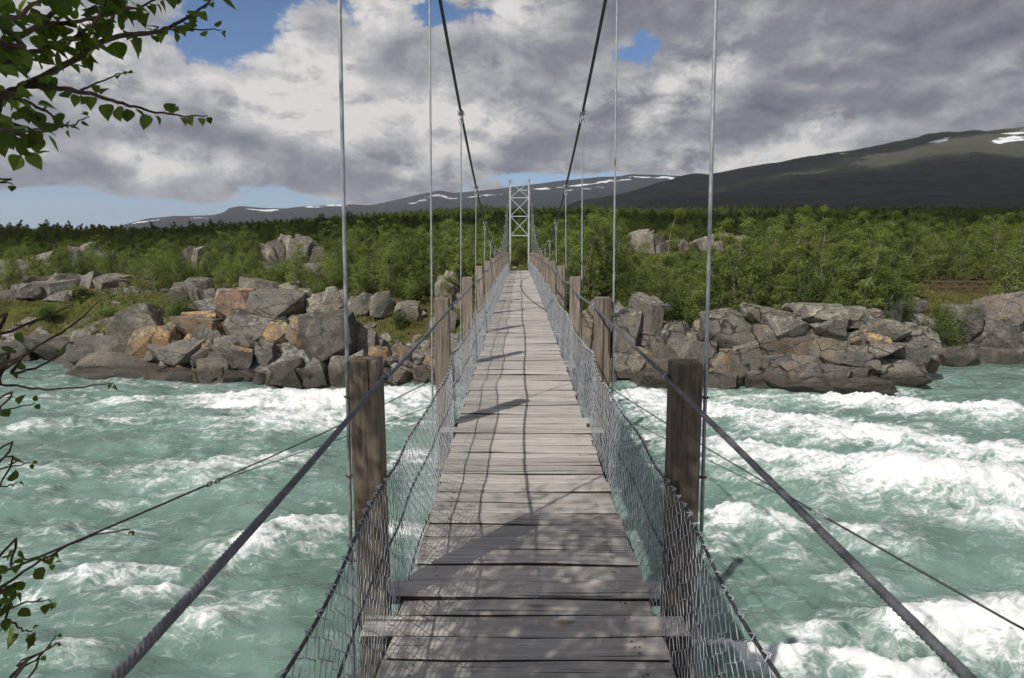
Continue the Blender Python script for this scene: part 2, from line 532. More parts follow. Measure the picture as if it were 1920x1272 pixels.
def mat_ground():
    """heath: moss, dry grass, bare rock slabs"""
    m, t, b, o = material('heath')
    geo = t.node('ShaderNodeNewGeometry')
    pos, nor = geo.outputs['Position'], geo.outputs['Normal']
    _, _, pz = t.sep(pos); _, _, nz = t.sep(nor)
    n1 = t.noise(pos, 0.16, 3.0, 0.6)
    n2 = t.noise(pos, 1.1, 4.0, 0.6)
    n3 = t.noise(pos, 7.0, 3.0, 0.65)
    c = t.mix(t.smooth(n2, 0.38, 0.62), (0.045, 0.058, 0.014), (0.105, 0.115, 0.026))
    c = t.mix(t.math('MULTIPLY', t.smooth(n1, 0.48, 0.62), 0.6), c, (0.115, 0.085, 0.042))
    c = t.mix(t.math('MULTIPLY', t.smooth(n3, 0.5, 0.7), 0.5), c, (0.15, 0.15, 0.05))
    c = t.mix(t.math('MULTIPLY', t.smooth(n3, 0.46, 0.30), 0.7), c, (0.02, 0.022, 0.01))
    rk = t.attr_fac = t.node('ShaderNodeAttribute', attribute_name='rock').outputs['Fac']
    rmask = t.smooth(t.math('ADD', rk, t.math('MULTIPLY', t.math('SUBTRACT', n2, 0.5), 0.9)), 0.42, 0.55)
    steep = t.smooth(nz, 0.80, 0.62)
    rmask = t.math('MAXIMUM', rmask, steep)
    f2 = t.noise(pos, 4.0, 4.0, 0.68)
    rc = t.mix(t.smooth(f2, 0.3, 0.7), (0.11, 0.105, 0.10), (0.36, 0.35, 0.315))
    rc = t.mix(t.math('MULTIPLY', t.smooth(n3, 0.52, 0.64), 0.5), rc, (0.07, 0.068, 0.066))
    c = t.mix(rmask, c, rc)
    wet = t.smooth(t.math('ADD', pz, t.math('MULTIPLY', n2, 0.7)), 0.7, 1.1, 1.0, 0.0)
    c = t.mix(t.math('MULTIPLY', wet, 0.75), c, (0.052, 0.043, 0.034))
    t.l.new(c, b.inputs['Base Color'])
    b.inputs['Roughness'].default_value = 0.95
    b.inputs['Specular IOR Level'].default_value = 0.15
    bump(t, b, t.math('ADD', t.math('MULTIPLY', n2, 0.5), t.math('MULTIPLY', n3, 0.5)), 1.0, 0.16)
    return m
M['ground'] = mat_ground()

def mat_leaf(name, col_a, col_b, trans):
    m, t, b, o = material(name)
    rnd = t.node('ShaderNodeObjectInfo').outputs['Random']
    pos = t.node('ShaderNodeNewGeometry').outputs['Position']
    n = t.noise(pos, 1.4, 3.0, 0.6)
    n2 = t.node('ShaderNodeAttribute', attribute_name='shade').outputs['Fac']
    f = t.math('ADD', t.math('MULTIPLY', rnd, 0.60), t.math('ADD', t.math('MULTIPLY', n, 0.45), t.math('MULTIPLY', n2, 0.25)))
    c = t.mix(t.smooth(f, 0.25, 0.85), col_a, col_b)
    t.l.new(c, b.inputs['Base Color'])
    b.inputs['Roughness'].default_value = 0.55
    b.inputs['Specular IOR Level'].default_value = 0.3
    tr = t.node('ShaderNodeBsdfTranslucent')
    t.l.new(t.mix(1.0, c, (1.25, 1.3, 0.55), 'MULTIPLY'), tr.inputs[0])
    mx = t.node('ShaderNodeMixShader')
    mx.inputs[0].default_value = trans
    t.l.new(b.outputs[0], mx.inputs[1]); t.l.new(tr.outputs[0], mx.inputs[2])
    t.l.new(mx.outputs[0], o.inputs[0])
    return m
M['leaf'] = mat_leaf('birch_leaf', (0.105, 0.148, 0.046), (0.255, 0.305, 0.098), 0.50)
M['bushleaf'] = mat_leaf('willow_leaf', (0.110, 0.148, 0.048), (0.205, 0.252, 0.082), 0.48)
M['farleaf'] = mat_leaf('far_leaf', (0.085, 0.120, 0.040), (0.205, 0.245, 0.076), 0.44)
M['nearleaf'] = mat_leaf('near_leaf', (0.085, 0.130, 0.030), (0.175, 0.235, 0.060), 0.52)

def mat_bark(name, pale, dark, thr):
    m, t, b, o = material(name)
    co = t.node('ShaderNodeTexCoord').outputs['Object']
    n = t.noise(t.mapping(co, scale=(6, 6, 14)), 1.0, 4.0, 0.65)
    c = t.mix(t.smooth(n, thr, thr + 0.12), dark, pale)
    t.l.new(c, b.inputs['Base Color'])
    b.inputs['Roughness'].default_value = 0.8
    bump(t, b, n, 0.4, 0.01)
    return m
M['bark'] = mat_bark('birch_bark', (0.34, 0.29, 0.24), (0.10, 0.075, 0.058), 0.46)
M['twig'] = mat_bark('twig_bark', (0.12, 0.085, 0.055), (0.045, 0.032, 0.024), 0.44)

def mat_grass():
    m, t, b, o = material('heath_grass')
    pos = t.node('ShaderNodeNewGeometry').outputs['Position']
    n = t.noise(pos, 0.8, 3.0, 0.6)
    sh = t.node('ShaderNodeAttribute', attribute_name='shade').outputs['Fac']
    c = t.mix(t.smooth(t.math('ADD', n, t.math('MULTIPLY', sh, 0.35)), 0.42, 0.85), (0.085, 0.105, 0.030), (0.22, 0.19, 0.085))
    t.l.new(c, b.inputs['Base Color']); b.inputs['Roughness'].default_value = 0.8; b.inputs['Specular IOR Level'].default_value = 0.15
    return m
M['grass'] = mat_grass()
# ------------------------------------------------------------------ land
CAM_M = Matrix.Rotation(YAW, 3, 'Z') @ Matrix.Rotation(math.pi / 2 - PITCH, 3, 'X')
CAM_P = Vector((CAM_X, 0.0, CAM_Z))

def ray(px, py):
    d = CAM_M @ Vector(((px - 960) / 1280.0, (636 - py) / 1280.0, -1.0))
    return d / d.y                                     # one metre forward
def at(px, py, Y):
    return CAM_P + ray(px, py) * Y
def on_level(px, py, z=0.0):
    d = ray(px, py)
    return CAM_P + d * ((z - CAM_Z) / d.z)

_wl = [(-700, 690), (-300, 690), (0, 684), (60, 682), (118, 704), (230, 716), (320, 722), (430, 724), (520, 727), (650, 724), (820, 719), (960, 722),
       (1150, 717), (1250, 722), (1350, 727), (1500, 735), (1640, 737), (1728, 727), (1765, 706), (1830, 697), (1920, 692), (2300, 690), (2700, 690)]
_wlp = [on_level(a, b) for a, b in _wl]
_wx = np.array([p.x for p in _wlp]); _wy = np.array([p.y for p in _wlp])
_o = np.argsort(_wx); _wx, _wy = _wx[_o], _wy[_o]
def Yb(x):
    return np.interp(x, _wx, _wy) + 0.35 * fbm(np.asarray(x) * 0.45 + 3.3, np.asarray(x) * 0 + 0.7, 3)

_TR = np.array([(-30, -4), (-2, -1.4), (-0.4, -0.7), (0.4, 0.5), (1.2, 2.3), (2.2, 3.0), (5, 3.45), (12, 4.3), (25, 5.0), (50, 6.2), (90, 7.6), (180, 11),
                (300, 18), (430, 28), (560, 33), (700, 32), (1000, 22), (1600, 10), (6000, 5)])
_TL = np.array([(-30, -4), (-2, -1.4), (-0.4, -0.7), (0.5, 0.1), (2.0, 1.3), (4.5, 3.0), (7.0, 3.7), (12, 4.0), (25, 4.4), (50, 5.1), (90, 6.0), (180, 8),
                (300, 9.5), (430, 12), (560, 13), (700, 12), (1000, 12), (1600, 6), (6000, 3)])
def H(x, y):
    x = np.asarray(x, float); y = np.asarray(y, float)
    t = y - Yb(x)
    wl_ = sstep(3.0, -9.0, x)
    t = t - (0.5 + 1.2 * sstep(2.0, 4.0, x)) * (1 - sstep(5, 10, t)) * sstep(-6, -0.5, t)      # the blocks of the shore stand clear of the slope
    # the far hill is lower towards the left of the valley
    far_l = sstep(-0.02, -0.62, x / np.maximum(y, 30))
    zr = np.interp(t, _TR[:, 0], _TR[:, 1]); zl = np.interp(t, _TL[:, 0], _TL[:, 1])
    wgt = np.where(t < 60, wl_, np.maximum(far_l, wl_ * (1 - sstep(60, 160, t)) * 0.9))
    z = zr + (zl - zr) * wgt
    amp = sstep(0.5, 8, t)
    z = z + amp * (0.55 * fbm(x * 0.085, y * 0.085, 4) + 0.16 * fbm(x * 0.5, y * 0.5, 3))
    z = z + sstep(40, 160, t) * 2.2 * fbm(x * 0.018 + 5, y * 0.018, 3)
    z = z + sstep(-1.5, 0.6, t) * (1 - sstep(3, 8, t)) * 0.28 * fbm(x * 0.9, y * 0.9, 3)
    # mound that carries the far tower
    z = z + 1.15 * np.exp(-((x / 3.0) ** 2 + ((y - 48.5) / 3.6) ** 2))
    return z

def land_hit(px, py, y0=28.0, y1=900.0):
    """where the line of sight through a point of the photograph meets the land"""
    d = ray(px, py)
    ys = np.concatenate([np.arange(y0, 120, 0.1), np.arange(120, y1, 1.0)])
    xs = CAM_P.x + d.x * ys; zs = CAM_P.z + d.z * ys
    hit = np.nonzero(H(xs, ys) >= zs)[0]
    k = hit[0] if len(hit) else len(ys) - 1
    return Vector((xs[k], ys[k], zs[k]))

tq = np.linspace(-5.2, 5.2, 640)
gx = 34 * np.sinh(tq)
yl = [30.0]
while yl[-1] < 5200: yl.append(yl[-1] + max(0.30, (yl[-1] - 38) * 0.030))
gy = np.array(yl)
GX, GY = np.meshgrid(gx, gy, indexing='ij')
GZ = H(GX, GY)
me = np_mesh('ground', np.stack([GX, GY, GZ], -1).reshape(-1, 3), grid_faces(len(gx), len(gy)), M['ground'])
GT = GY - Yb(GX)
rockf = 0.18 + 0.55 * fbm(GX * 0.06 + 9, GY * 0.10, 3) + 0.5 * (1 - sstep(2, 7, GT))
rockf -= 0.55 * np.exp(-((GX + 5.5) / 2.6) ** 2) * sstep(2.0, 3.5, GT)
rockf += 0.40 * sstep(-8, -20, GX) * sstep(4, 9, GT) * (1 - sstep(40, 70, GT))
attr(me, 'rock', np.clip(rockf, 0, 1))
ground = child('ground', me, None)
tag(ground, kind='structure')

# near bank under the camera: a rock shelf that carries the bridge end and the birch
nx_, ny_ = np.linspace(-26, 26, 140), np.linspace(-40, 3.4, 110)
NX, NY = np.meshgrid(nx_, ny_, indexing='ij')
edge_y = 1.7 + 0.5 * fbm(NX * 0.3, NX * 0 + 2, 3) - 0.02 * np.abs(NX)
NZ = -0.8 + 5.0 * sstep(0.9, -0.3, NY - edge_y) + 0.25 * fbm(NX * 0.6, NY * 0.6, 4) - 0.5 * sstep(3.4, 2.2, np.abs(NX)) * 1.0
NZ += 0.05 * np.maximum(0, -NY - 2)
me = np_mesh('near_bank', np.stack([NX, NY, NZ], -1).reshape(-1, 3), grid_faces(140, 110), M['ground'])
attr(me, 'rock', 0.5 + 0.4 * fbm(NX * 0.4, NY * 0.4, 3))
tag(child('near_bank', me, None), kind='structure')

# ------------------------------------------------------------------ mountains
def mat_mountain(name, low, mid, high):
    m, t, b, o = material(name)
    geo = t.node('ShaderNodeNewGeometry'); pos = geo.outputs['Position']
    hgt = t.node('ShaderNodeAttribute', attribute_name='rise').outputs['Fac']
    snow = t.node('ShaderNodeAttribute', attribute_name='snow').outputs['Fac']
    n1 = t.noise(pos, 0.0045, 7.0, 0.68)
    n2 = t.noise(t.mapping(pos, scale=(1, 1, 3)), 0.012, 5.0, 0.6)
    f = t.math('ADD', hgt, t.math('MULTIPLY', t.math('SUBTRACT', n1, 0.5), 1.6))
    c = t.ramp(f, [(0.05, low), (0.45, mid), (0.85, high)])
    c = t.mix(t.math('MULTIPLY', t.smooth(n2, 0.55, 0.7), 0.4), c, high)
    sn = t.noise(t.mapping(pos, scale=(0.5, 0.5, 3.0)), 0.014, 5.0, 0.65)
    sm = t.smooth(t.math('MULTIPLY', snow, t.math('MULTIPLY_ADD', t.math('SUBTRACT', sn, 0.5), 4.5, 1.0)), 0.40, 0.46)
    c = t.mix(sm, c, (0.80, 0.81, 0.84))
    t.l.new(c, b.inputs['Base Color'])
    b.inputs['Roughness'].default_value = 0.95
    b.inputs['Specular IOR Level'].default_value = 0.1
    bump(t, b, n1, 1.0, 40.0)
    return m
M['fell'] = mat_mountain('fell_heath', (0.020, 0.034, 0.024), (0.048, 0.056, 0.038), (0.085, 0.084, 0.062))
M['far_fell'] = mat_mountain('far_fell_heath', (0.020, 0.026, 0.026), (0.026, 0.030, 0.032), (0.040, 0.042, 0.044))

def mountain(name, pts, D, front, back, zbase, mat, amp, snow_spots, ns=90, nu=420):
    q = np.array([tuple(at(a, b, D)) for a, b in pts])
    ux = np.linspace(q[0, 0], q[-1, 0], nu)
    zr = np.interp(ux, q[:, 0], q[:, 2])
    k = np.ones(5) / 5
    zr = np.convolve(np.pad(zr, 2, mode='edge'), k, mode='valid')
    s = np.concatenate([np.linspace(0, 1, ns), np.linspace(1.02, 2, 20)])
    U, S = np.meshgrid(ux, s, indexing='ij')
    ZR = np.repeat(zr[:, None], len(s), 1)
    Y = np.where(S <= 1, D - front * (1 - S), D + back * (S - 1))
    prof = np.where(S <= 1, 0.80 * S + 0.20 * S * S, np.cos((np.clip(S, 1, 2) - 1) * np.pi / 2))
    X = U * (Y / D) ** 0.6
    Z = zbase + (ZR - zbase) * prof
    sc = 1.0 / (front * 0.22)
    Z = Z + amp * fbm(X * sc, Y * sc, 5) * np.sin(np.clip(S, 0, 1.9) * np.pi / 2) * np.where(S > 0.98, 0.35, 1)
    me = np_mesh(name, np.stack([X, Y, Z], -1).reshape(-1, 3), grid_faces(nu, len(s)), mat)
    attr(me, 'rise', np.clip(prof, 0, 1))
    sn = np.zeros_like(X)
    for a0, b0, ra, rs, w_ in snow_spots:
        x0 = at(a0, 400, D).x
        sn = np.maximum(sn, w_ * np.exp(-(((U - x0) / (ra / 1280.0 * D)) ** 2 + ((np.minimum(S, 1) - b0) / rs) ** 2)))
    attr(me, 'snow', sn)
    return tag(child(name, me, None), kind='structure')

mountain('fell', [(900, 420), (1040, 392), (1130, 372), (1230, 343), (1320, 330), (1440, 308), (1560, 287), (1640, 273), (1720, 259), (1800, 249), (1920, 236), (2060, 224), (2300, 215), (2700, 260)],
         3400, 2100, 900, 4, M['fell'], 60, [(1850, 0.86, 60, 0.04, 0.56), (1905, 0.93, 70, 0.03, 0.62), (1740, 0.92, 40, 0.02, 0.44), (1570, 0.97, 14, 0.02, 0.5)])
mountain('distant_ridge', [(640, 392), (700, 384), (760, 371), (800, 362), (824, 357), (850, 362), (900, 358), (945, 352), (1000, 345), (1060, 338), (1120, 332), (1160, 330), (1185, 326), (1240, 328), (1300, 331), (1380, 340), (1500, 372)],
         7600, 3600, 1500, 0, M['far_fell'], 46,
         [(830, 0.90, 50, 0.04, 0.56), (790, 0.80, 40, 0.04, 0.46), (900, 0.86, 70, 0.04, 0.54), (1010, 0.90, 60, 0.04, 0.56), (1120, 0.90, 80, 0.04, 0.58), (1230, 0.95, 60, 0.04, 0.56), (1090, 0.78, 60, 0.03, 0.42)])
mountain('distant_hill', [(150, 470), (205, 436), (240, 420), (275, 410), (330, 406), (400, 403), (422, 397), (428, 390), (450, 386), (500, 390), (545, 392), (570, 389), (620, 384), (660, 383), (700, 386), (780, 400), (900, 430)],
         6400, 2600, 1500, 0, M['far_fell'], 30, [(500, 0.93, 36, 0.05, 0.66), (290, 0.9, 50, 0.03, 0.52), (610, 0.97, 60, 0.04, 0.62), (390, 0.86, 30, 0.03, 0.45)])
# ------------------------------------------------------------------ river
wyl = [0.5]
while wyl[-1] < 50: wyl.append(wyl[-1] + 0.055 + wyl[-1] * 0.0022)
wy_ = np.array(wyl)
wq = np.linspace(-1, 1, 900)
wx_ = 46 * wq + 70 * wq ** 5
WX, WY = np.meshgrid(wx_, wy_, indexing='ij')

# breaking waves and foam trains: (photo place, half length, half depth across the flow in px, strength, crest height)
_foam = [(470, 748, 95, 20, 1.05, .55), (600, 762, 120, 22, 1.05, .5), (740, 748, 90, 26, 1.0, .4), (560, 790, 130, 12, .75, .2),
         (250, 752, 80, 10, .60, .25), (70, 742, 70, 9, .50, .2), (190, 790, 90, 10, .5, .15), (40, 800, 60, 9, .5, .15), (330, 780, 60, 12, .45, .2),
         (300, 868, 70, 20, .55, .3), (420, 885, 110, 26, .62, .35), (100, 888, 75, 11, .55, .25), (200, 930, 150, 9, .35, .1), (540, 862, 70, 18, .48, .25),
         (110, 985, 55, 28, .48, .25), (190, 1000, 50, 20, .42, .2), (560, 1000, 70, 22, .68, .4), (630, 985, 45, 24, .72, .35), (470, 1030, 80, 16, .5, .2),
         (200, 1080, 140, 11, .45, .15), (300, 1110, 60, 16, .5, .25), (380, 1150, 90, 20, .62, .3), (450, 1120, 70, 12, .42, .15), (150, 1210, 90, 12, .35, .1),
         (780, 860, 60, 22, .5, .3), (760, 980, 60, 20, .55, .2),
         (1200, 748, 60, 16, 1.0, .4), (1330, 776, 120, 15, .95, .45), (1470, 790, 130, 14, .95, .4), (1640, 815, 130, 14, .9, .35), (1840, 838, 110, 14, .8, .3),
         (1600, 752, 80, 10, .9, .35), (1730, 764, 110, 14, .95, .45), (1860, 776, 90, 14, .9, .4), (1420, 745, 120, 7, .55, .2),
         (1400, 845, 90, 26, .85, .4), (1520, 875, 120, 30, 1.0, .55), (1640, 905, 120, 28, 1.05, .5), (1780, 890, 110, 28, 1.0, .5), (1880, 925, 90, 34, .95, .4),
         (1250, 830, 50, 20, .7, .3), (1360, 985, 60, 26, .95, .55), (1450, 1000, 60, 28, .8, .4), (1620, 1000, 60, 30, .65, .3), (1800, 975, 70, 20, .8, .3), (1870, 985, 60, 18, .85, .3),
         (1590, 1080, 50, 10, .45, .1), (1510, 1180, 90, 12, .5, .2), (1420, 1240, 100, 24, .95, .4), (1760, 1190, 110, 34, 1.05, .5), (1890, 1190, 110, 46, 1.15, .6), (1650, 1260, 130, 26, .95, .4),
         (-150, 900, 160, 20, .6, .3), (2100, 900, 200, 30, .9, .4), (2100, 1150, 200, 40, 1.0, .5)]
foam = np.zeros_like(WX); crest = np.zeros_like(WX)
wu = 0.55 * fbm(WX * 0.35, WY * 0.35, 3) + 0.28 * fbm(WX * 1.3 + 4, WY * 1.3, 3)
wv = 0.55 * fbm(WX * 0.35 + 40, WY * 0.35, 3) + 0.28 * fbm(WX * 1.3 + 44, WY * 1.3, 3)
for px, py, rl, rd, st, hc in _foam:
    c = on_level(px, py, 0.25)
    a = on_level(px + rl, py, 0.25); d1 = on_level(px, py - rd, 0.25); d2 = on_level(px, py + rd, 0.25)
    lx = abs(a.x - c.x); ly = max(0.35, abs(d1.y - d2.y) / 2)
    tilt = 0.16 if px < 960 else -0.14                                  # streaks drift across the flow
    lx *= 1.25; ly *= 1.2
    U = (WX - c.x) + wu * min(2.2, lx * 0.8); V = (WY - c.y) + wv * min(1.7, ly * 1.1)
    V = V - tilt * U
    g = np.exp(-np.minimum((U / lx) ** 2 + (V / ly) ** 2, 30))
    foam = np.maximum(foam, st * g) + 0.18 * st * g
    crest += hc * np.exp(-np.minimum((U / (lx * 1.05)) ** 2 + ((V + 0.15 * ly) / (ly * 0.75)) ** 2, 30))
    crest -= 0.45 * hc * np.exp(-np.minimum((U / (lx * 1.2)) ** 2 + ((V - 1.5 * ly) / (ly * 0.8)) ** 2, 30))
turb = fbm(WX * 0.42 + 0.5 * wu, WY * 0.62 + 0.5 * wv, 4)
ridge_n = 1 - np.abs(fbm(WX * 0.33 + 7 + 0.7 * wu, WY * 0.75 + 0.7 * wv, 4)) * 2.4
rough_w = np.clip(1 - sstep(33, 42, WY) * sstep(10, 20, np.abs(WX)), 0.15, 1)
swell = 0.42 * fbm(WX * 0.22, WY * 0.40, 3) + 0.24 * turb + 0.07 * np.clip(ridge_n, -1, 1) + 0.09 * fbm(WX * 1.3 + wu, WY * 1.8 + wv, 4)
lump = np.abs(fbm(WX * 2.6, WY * 3.0, 4))
WZ = 0.10 + rough_w * (swell + crest * 0.85) + np.clip(foam, 0, 1.1) * (0.34 * (0.35 - lump) + 0.10 * fbm(WX * 5.5, WY * 6.0, 3))
# thin filaments of foam carried everywhere by the current
fil = np.clip(1 - np.abs(fbm(WX * 0.55 + 1.1 * wu, WY * 1.25 + 1.1 * wv, 5, 0.58)) * 5.0, 0, 1)
foam = foam + 0.42 * fil ** 2 * sstep(-0.45, 0.25, fbm(WX * 0.16 + 3, WY * 0.22, 2)) * rough_w
fil2 = np.clip(1 - np.abs(fbm(WX * 0.30 - 8 + 1.6 * wu, WY * 0.85 + 1.6 * wv, 5, 0.62)) * 4.2, 0, 1)
foam = foam + (0.26 * fil2 ** 1.5 + 0.16 * np.clip(turb + 0.1, 0, 1)) * rough_w
# water breaking along the rocky shore
foam += 0.30 * np.exp(-((WY - Yb(WX) + 0.6) / 0.8) ** 2) * rough_w
me = np_mesh('river', np.stack([WX, WY, WZ], -1).reshape(-1, 3), grid_faces(len(wx_), len(wy_)))
attr(me, 'foam', np.clip(foam, 0, 1.6))

def mat_water():
    m, t, b, o = material('glacial_water')
    pos = t.node('ShaderNodeNewGeometry').outputs['Position']
    fo = t.node('ShaderNodeAttribute', attribute_name='foam').outputs['Fac']
    warp = t.noise(pos, 1.2, 2.0, 0.55, color=True)
    q = t.vmath('ADD', pos, t.vmath('SCALE', t.vmath('SUBTRACT', warp, (0.5, 0.5, 0.5)), scale=0.7))
    n1 = t.noise(t.mapping(q, scale=(0.55, 1.7, 1.0), rot=(0, 0, 0.10)), 1.4, 6.0, 0.64)
    n2 = t.noise(t.mapping(q, scale=(0.5, 1.5, 1.0)), 6.5, 4.0, 0.68)
    ridg = t.math('ABSOLUTE', t.math('SUBTRACT', n1, 0.5))
    f = t.math('ADD', fo, t.math('MULTIPLY', t.math('SUBTRACT', n1, 0.5), 1.7))
    f = t.math('ADD', f, t.math('MULTIPLY', t.math('SUBTRACT', n2, 0.5), 0.9))
    f = t.math('SUBTRACT', f, t.math('MULTIPLY', ridg, 0.35))
    fl = t.math('ABSOLUTE', t.math('SUBTRACT', t.noise(t.mapping(q, scale=(0.55, 1.35, 1.0), rot=(0, 0, -0.1)), 2.3, 5.0, 0.62), 0.5))
    f = t.math('ADD', f, t.math('MULTIPLY', t.smooth(fl, 0.05, 0.0), 0.26))
    f = t.math('SUBTRACT', f, 0.255)
    veil = t.smooth(f, 0.02, 0.62)
    white = t.smooth(f, 0.36, 0.98)
    deep = t.noise(pos, 0.35, 3.0, 0.5)
    c = t.mix(t.smooth(deep, 0.3, 0.7), (0.122, 0.196, 0.165), (0.186, 0.280, 0.240))
    c = t.mix(t.math('MULTIPLY', veil, 0.55), c, (0.47, 0.55, 0.52))
    c = t.mix(white, c, (0.86, 0.87, 0.86))
    t.l.new(c, b.inputs['Base Color'])
    t.l.new(t.math('MULTIPLY_ADD', veil, 0.55, 0.16), b.inputs['Roughness'])
    b.inputs['IOR'].default_value = 1.33
    b.inputs['Specular IOR Level'].default_value = 0.35
    h1 = t.noise(t.mapping(pos, scale=(0.7, 1.5, 1.0)), 2.2, 4.0, 0.55, 0.5)
    h2 = t.noise(pos, 9.0, 2.0, 0.6)
    h = t.math('ADD', t.math('MULTIPLY', h1, 0.7), t.math('MULTIPLY', h2, 0.3))
    bump(t, b, h, 0.40, 0.12)
    return m
M['water'] = mat_water()
me.materials.append(M['water'])
tag(child('river', me, None), kind='structure')
# ------------------------------------------------------------------ suspension footbridge
random.seed(5)
BAY = 3.0
NB = 16
HALF_POST = 0.70            # post centres from the bridge axis
def dz(y):                  # deck surface, gently cambered
    n = y / BAY
    return CAM_Z - 0.297 - 1.155 - 0.0040 * (n - 8) ** 2
def cable_z(y):
    n = y / BAY
    return CAM_Z - 0.19 + 0.074 * (n - 8) ** 2
def ys(n): return BAY * n - 0.04

bridge = empty('suspension_footbridge', (0, 0, dz(0)))
tag(bridge, 'long narrow suspension footbridge of grey planks with wire netting sides across the rapids', 'footbridge')
B0 = Vector(bridge.location)
def bp(x, y, z): return Vector((x, y, z)) - B0          # world to bridge coordinates

# planks: three shared meshes, each plank its own object
def plank_mesh(length, width, seed, thick=0.05):
    rg = random.Random(seed)
    bm = bmesh.new()
    bmesh.ops.create_cube(bm, size=1.0)
    for v in bm.verts: v.co = Vector((v.co.x * length, v.co.y * width, v.co.z * thick - thick / 2))
    bmesh.ops.subdivide_edges(bm, edges=[e for e in bm.edges if abs((e.verts[0].co - e.verts[1].co).x) > 0.1], cuts=7)
    bmesh.ops.bevel(bm, geom=[e for e in bm.edges if len(e.link_faces) == 2 and e.calc_face_angle() > 0.5], offset=0.006, segments=1, affect='EDGES')
    for v in bm.verts:
        k = v.co.x * 3.1 + seed * 7.7
        v.co.z += 0.0035 * math.sin(k * 1.3 + seed) + rg.uniform(-0.001, 0.001)
        v.co.y += 0.0035 * math.sin(k * 2.1) * (1 if v.co.y > 0 else -1) + rg.uniform(-0.0012, 0.0012)
        if abs(v.co.x) > length * 0.48: v.co.x += rg.uniform(-0.006, 0.003) * (1 if v.co.x > 0 else -1)
    me = bpy.data.meshes.new('plank')
    bm.to_mesh(me); bm.free()
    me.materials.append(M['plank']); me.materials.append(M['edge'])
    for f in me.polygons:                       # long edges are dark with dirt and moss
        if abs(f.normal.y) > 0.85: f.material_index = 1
    return me
PL = [plank_mesh(1.165, 0.1515, k) for k in range(4)]
PN = [plank_mesh(1.165, 0.1200, k + 10) for k in range(2)]
PX = [plank_mesh(1.43, 0.1500, k + 20) for k in range(3)]
nails = MB()
planks = []
def lay(mesh, y, jx=0.012):
    z = dz(y)
    o = child('plank', mesh, bridge, bp(random.uniform(-jx, jx), y, z + random.uniform(-0.006, 0.006)),
              (random.uniform(-0.022, 0.022) - 0.008 * (y / BAY - 8) / 3.0, random.uniform(-0.004, 0.004), random.uniform(-0.006, 0.006)))
    planks.append(o)
    if y < 14:
        for sx in (-1, 1):
            for q in range(random.choice((2, 3, 3, 4))):
                p = bp(sx * random.uniform(0.44, 0.475), y + random.uniform(-0.055, 0.055), z + 0.0045)
                r = random.uniform(0.0045, 0.0065)
                nails.add([(p.x + r * math.cos(a * 1.047), p.y + r * math.sin(a * 1.047), p.z) for a in range(6)], [tuple(range(6))])
for n in range(0, NB + 1):
    y0 = ys(n)
    if n >= 1 or True:
        lay(PN[n % 2], y0)
        lay(PX[n % 3], y0 - 0.150); lay(PX[(n + 1) % 3], y0 + 0.150)
    if n < NB:
        a, b = y0 + 0.150 + 0.083, y0 + BAY - 0.150 - 0.083
        k = 15
        pitch = (b - a) / k
        for i in range(k):
            lay(PL[random.randrange(4)], a + pitch * (i + 0.5))
nails.build('nail_heads', M['rusty'], bridge)['kind'] = 'stuff'

# lengthwise stringers and cross beams below the deck
for x in (-0.42, 0.42):
    mb = MB()
    pts = [y for y in np.linspace(-0.2, 48.4, 40)]
    for a, b in zip(pts[:-1], pts[1:]):
        mb.bar(bp(x, a, dz(a) - 0.105), bp(x, b, dz(b) - 0.105), 0.07, 0.12)
    mb.build('stringer', M['beam'], bridge)

post_me = []
for k in range(4):
    mb = MB()
    mb.box((0, 0, 0), (0.13, 0.125, 1.54), bevel=0.007)
    me = mb.mesh('post', M['post'])
    post_me.append(me)
random.seed(8)
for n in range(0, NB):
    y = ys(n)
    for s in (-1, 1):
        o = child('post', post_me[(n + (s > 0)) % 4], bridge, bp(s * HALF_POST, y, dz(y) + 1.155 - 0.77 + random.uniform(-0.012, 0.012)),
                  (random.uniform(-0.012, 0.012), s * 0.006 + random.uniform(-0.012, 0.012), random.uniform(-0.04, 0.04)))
        o.color = (0.74, 0.71, 0.68, 1) if n <= 1 else (1, 1, 1, 1)          # tree shade on the nearest posts is put into their colour
    cb = MB()
    cb.box((0, 0, 0), (1.62, 0.10, 0.10), bevel=0.006)
    cb.box((0, 0.0, 0.225), (1.27, 0.09, 0.10), bevel=0.004)
    cb.build('cross_beam', M['beam'], bridge, bp(0, y - 0.0, dz(y) - 0.43))
    for s in (-1, 1):
        pl = MB()
        pl.box((0, -0.02, 0.062), (0.20, 0.17, 0.014))
        pl.tube([(s * 0.07, -0.115, 0.03), (s * 0.07, -0.05, 0.03), (s * 0.07, 0.10, 0.03)], 0.022, 8)
        pl.build('bracket_plate', M['galv'], bridge, bp(s * 0.72, y, dz(y) - 0.43))

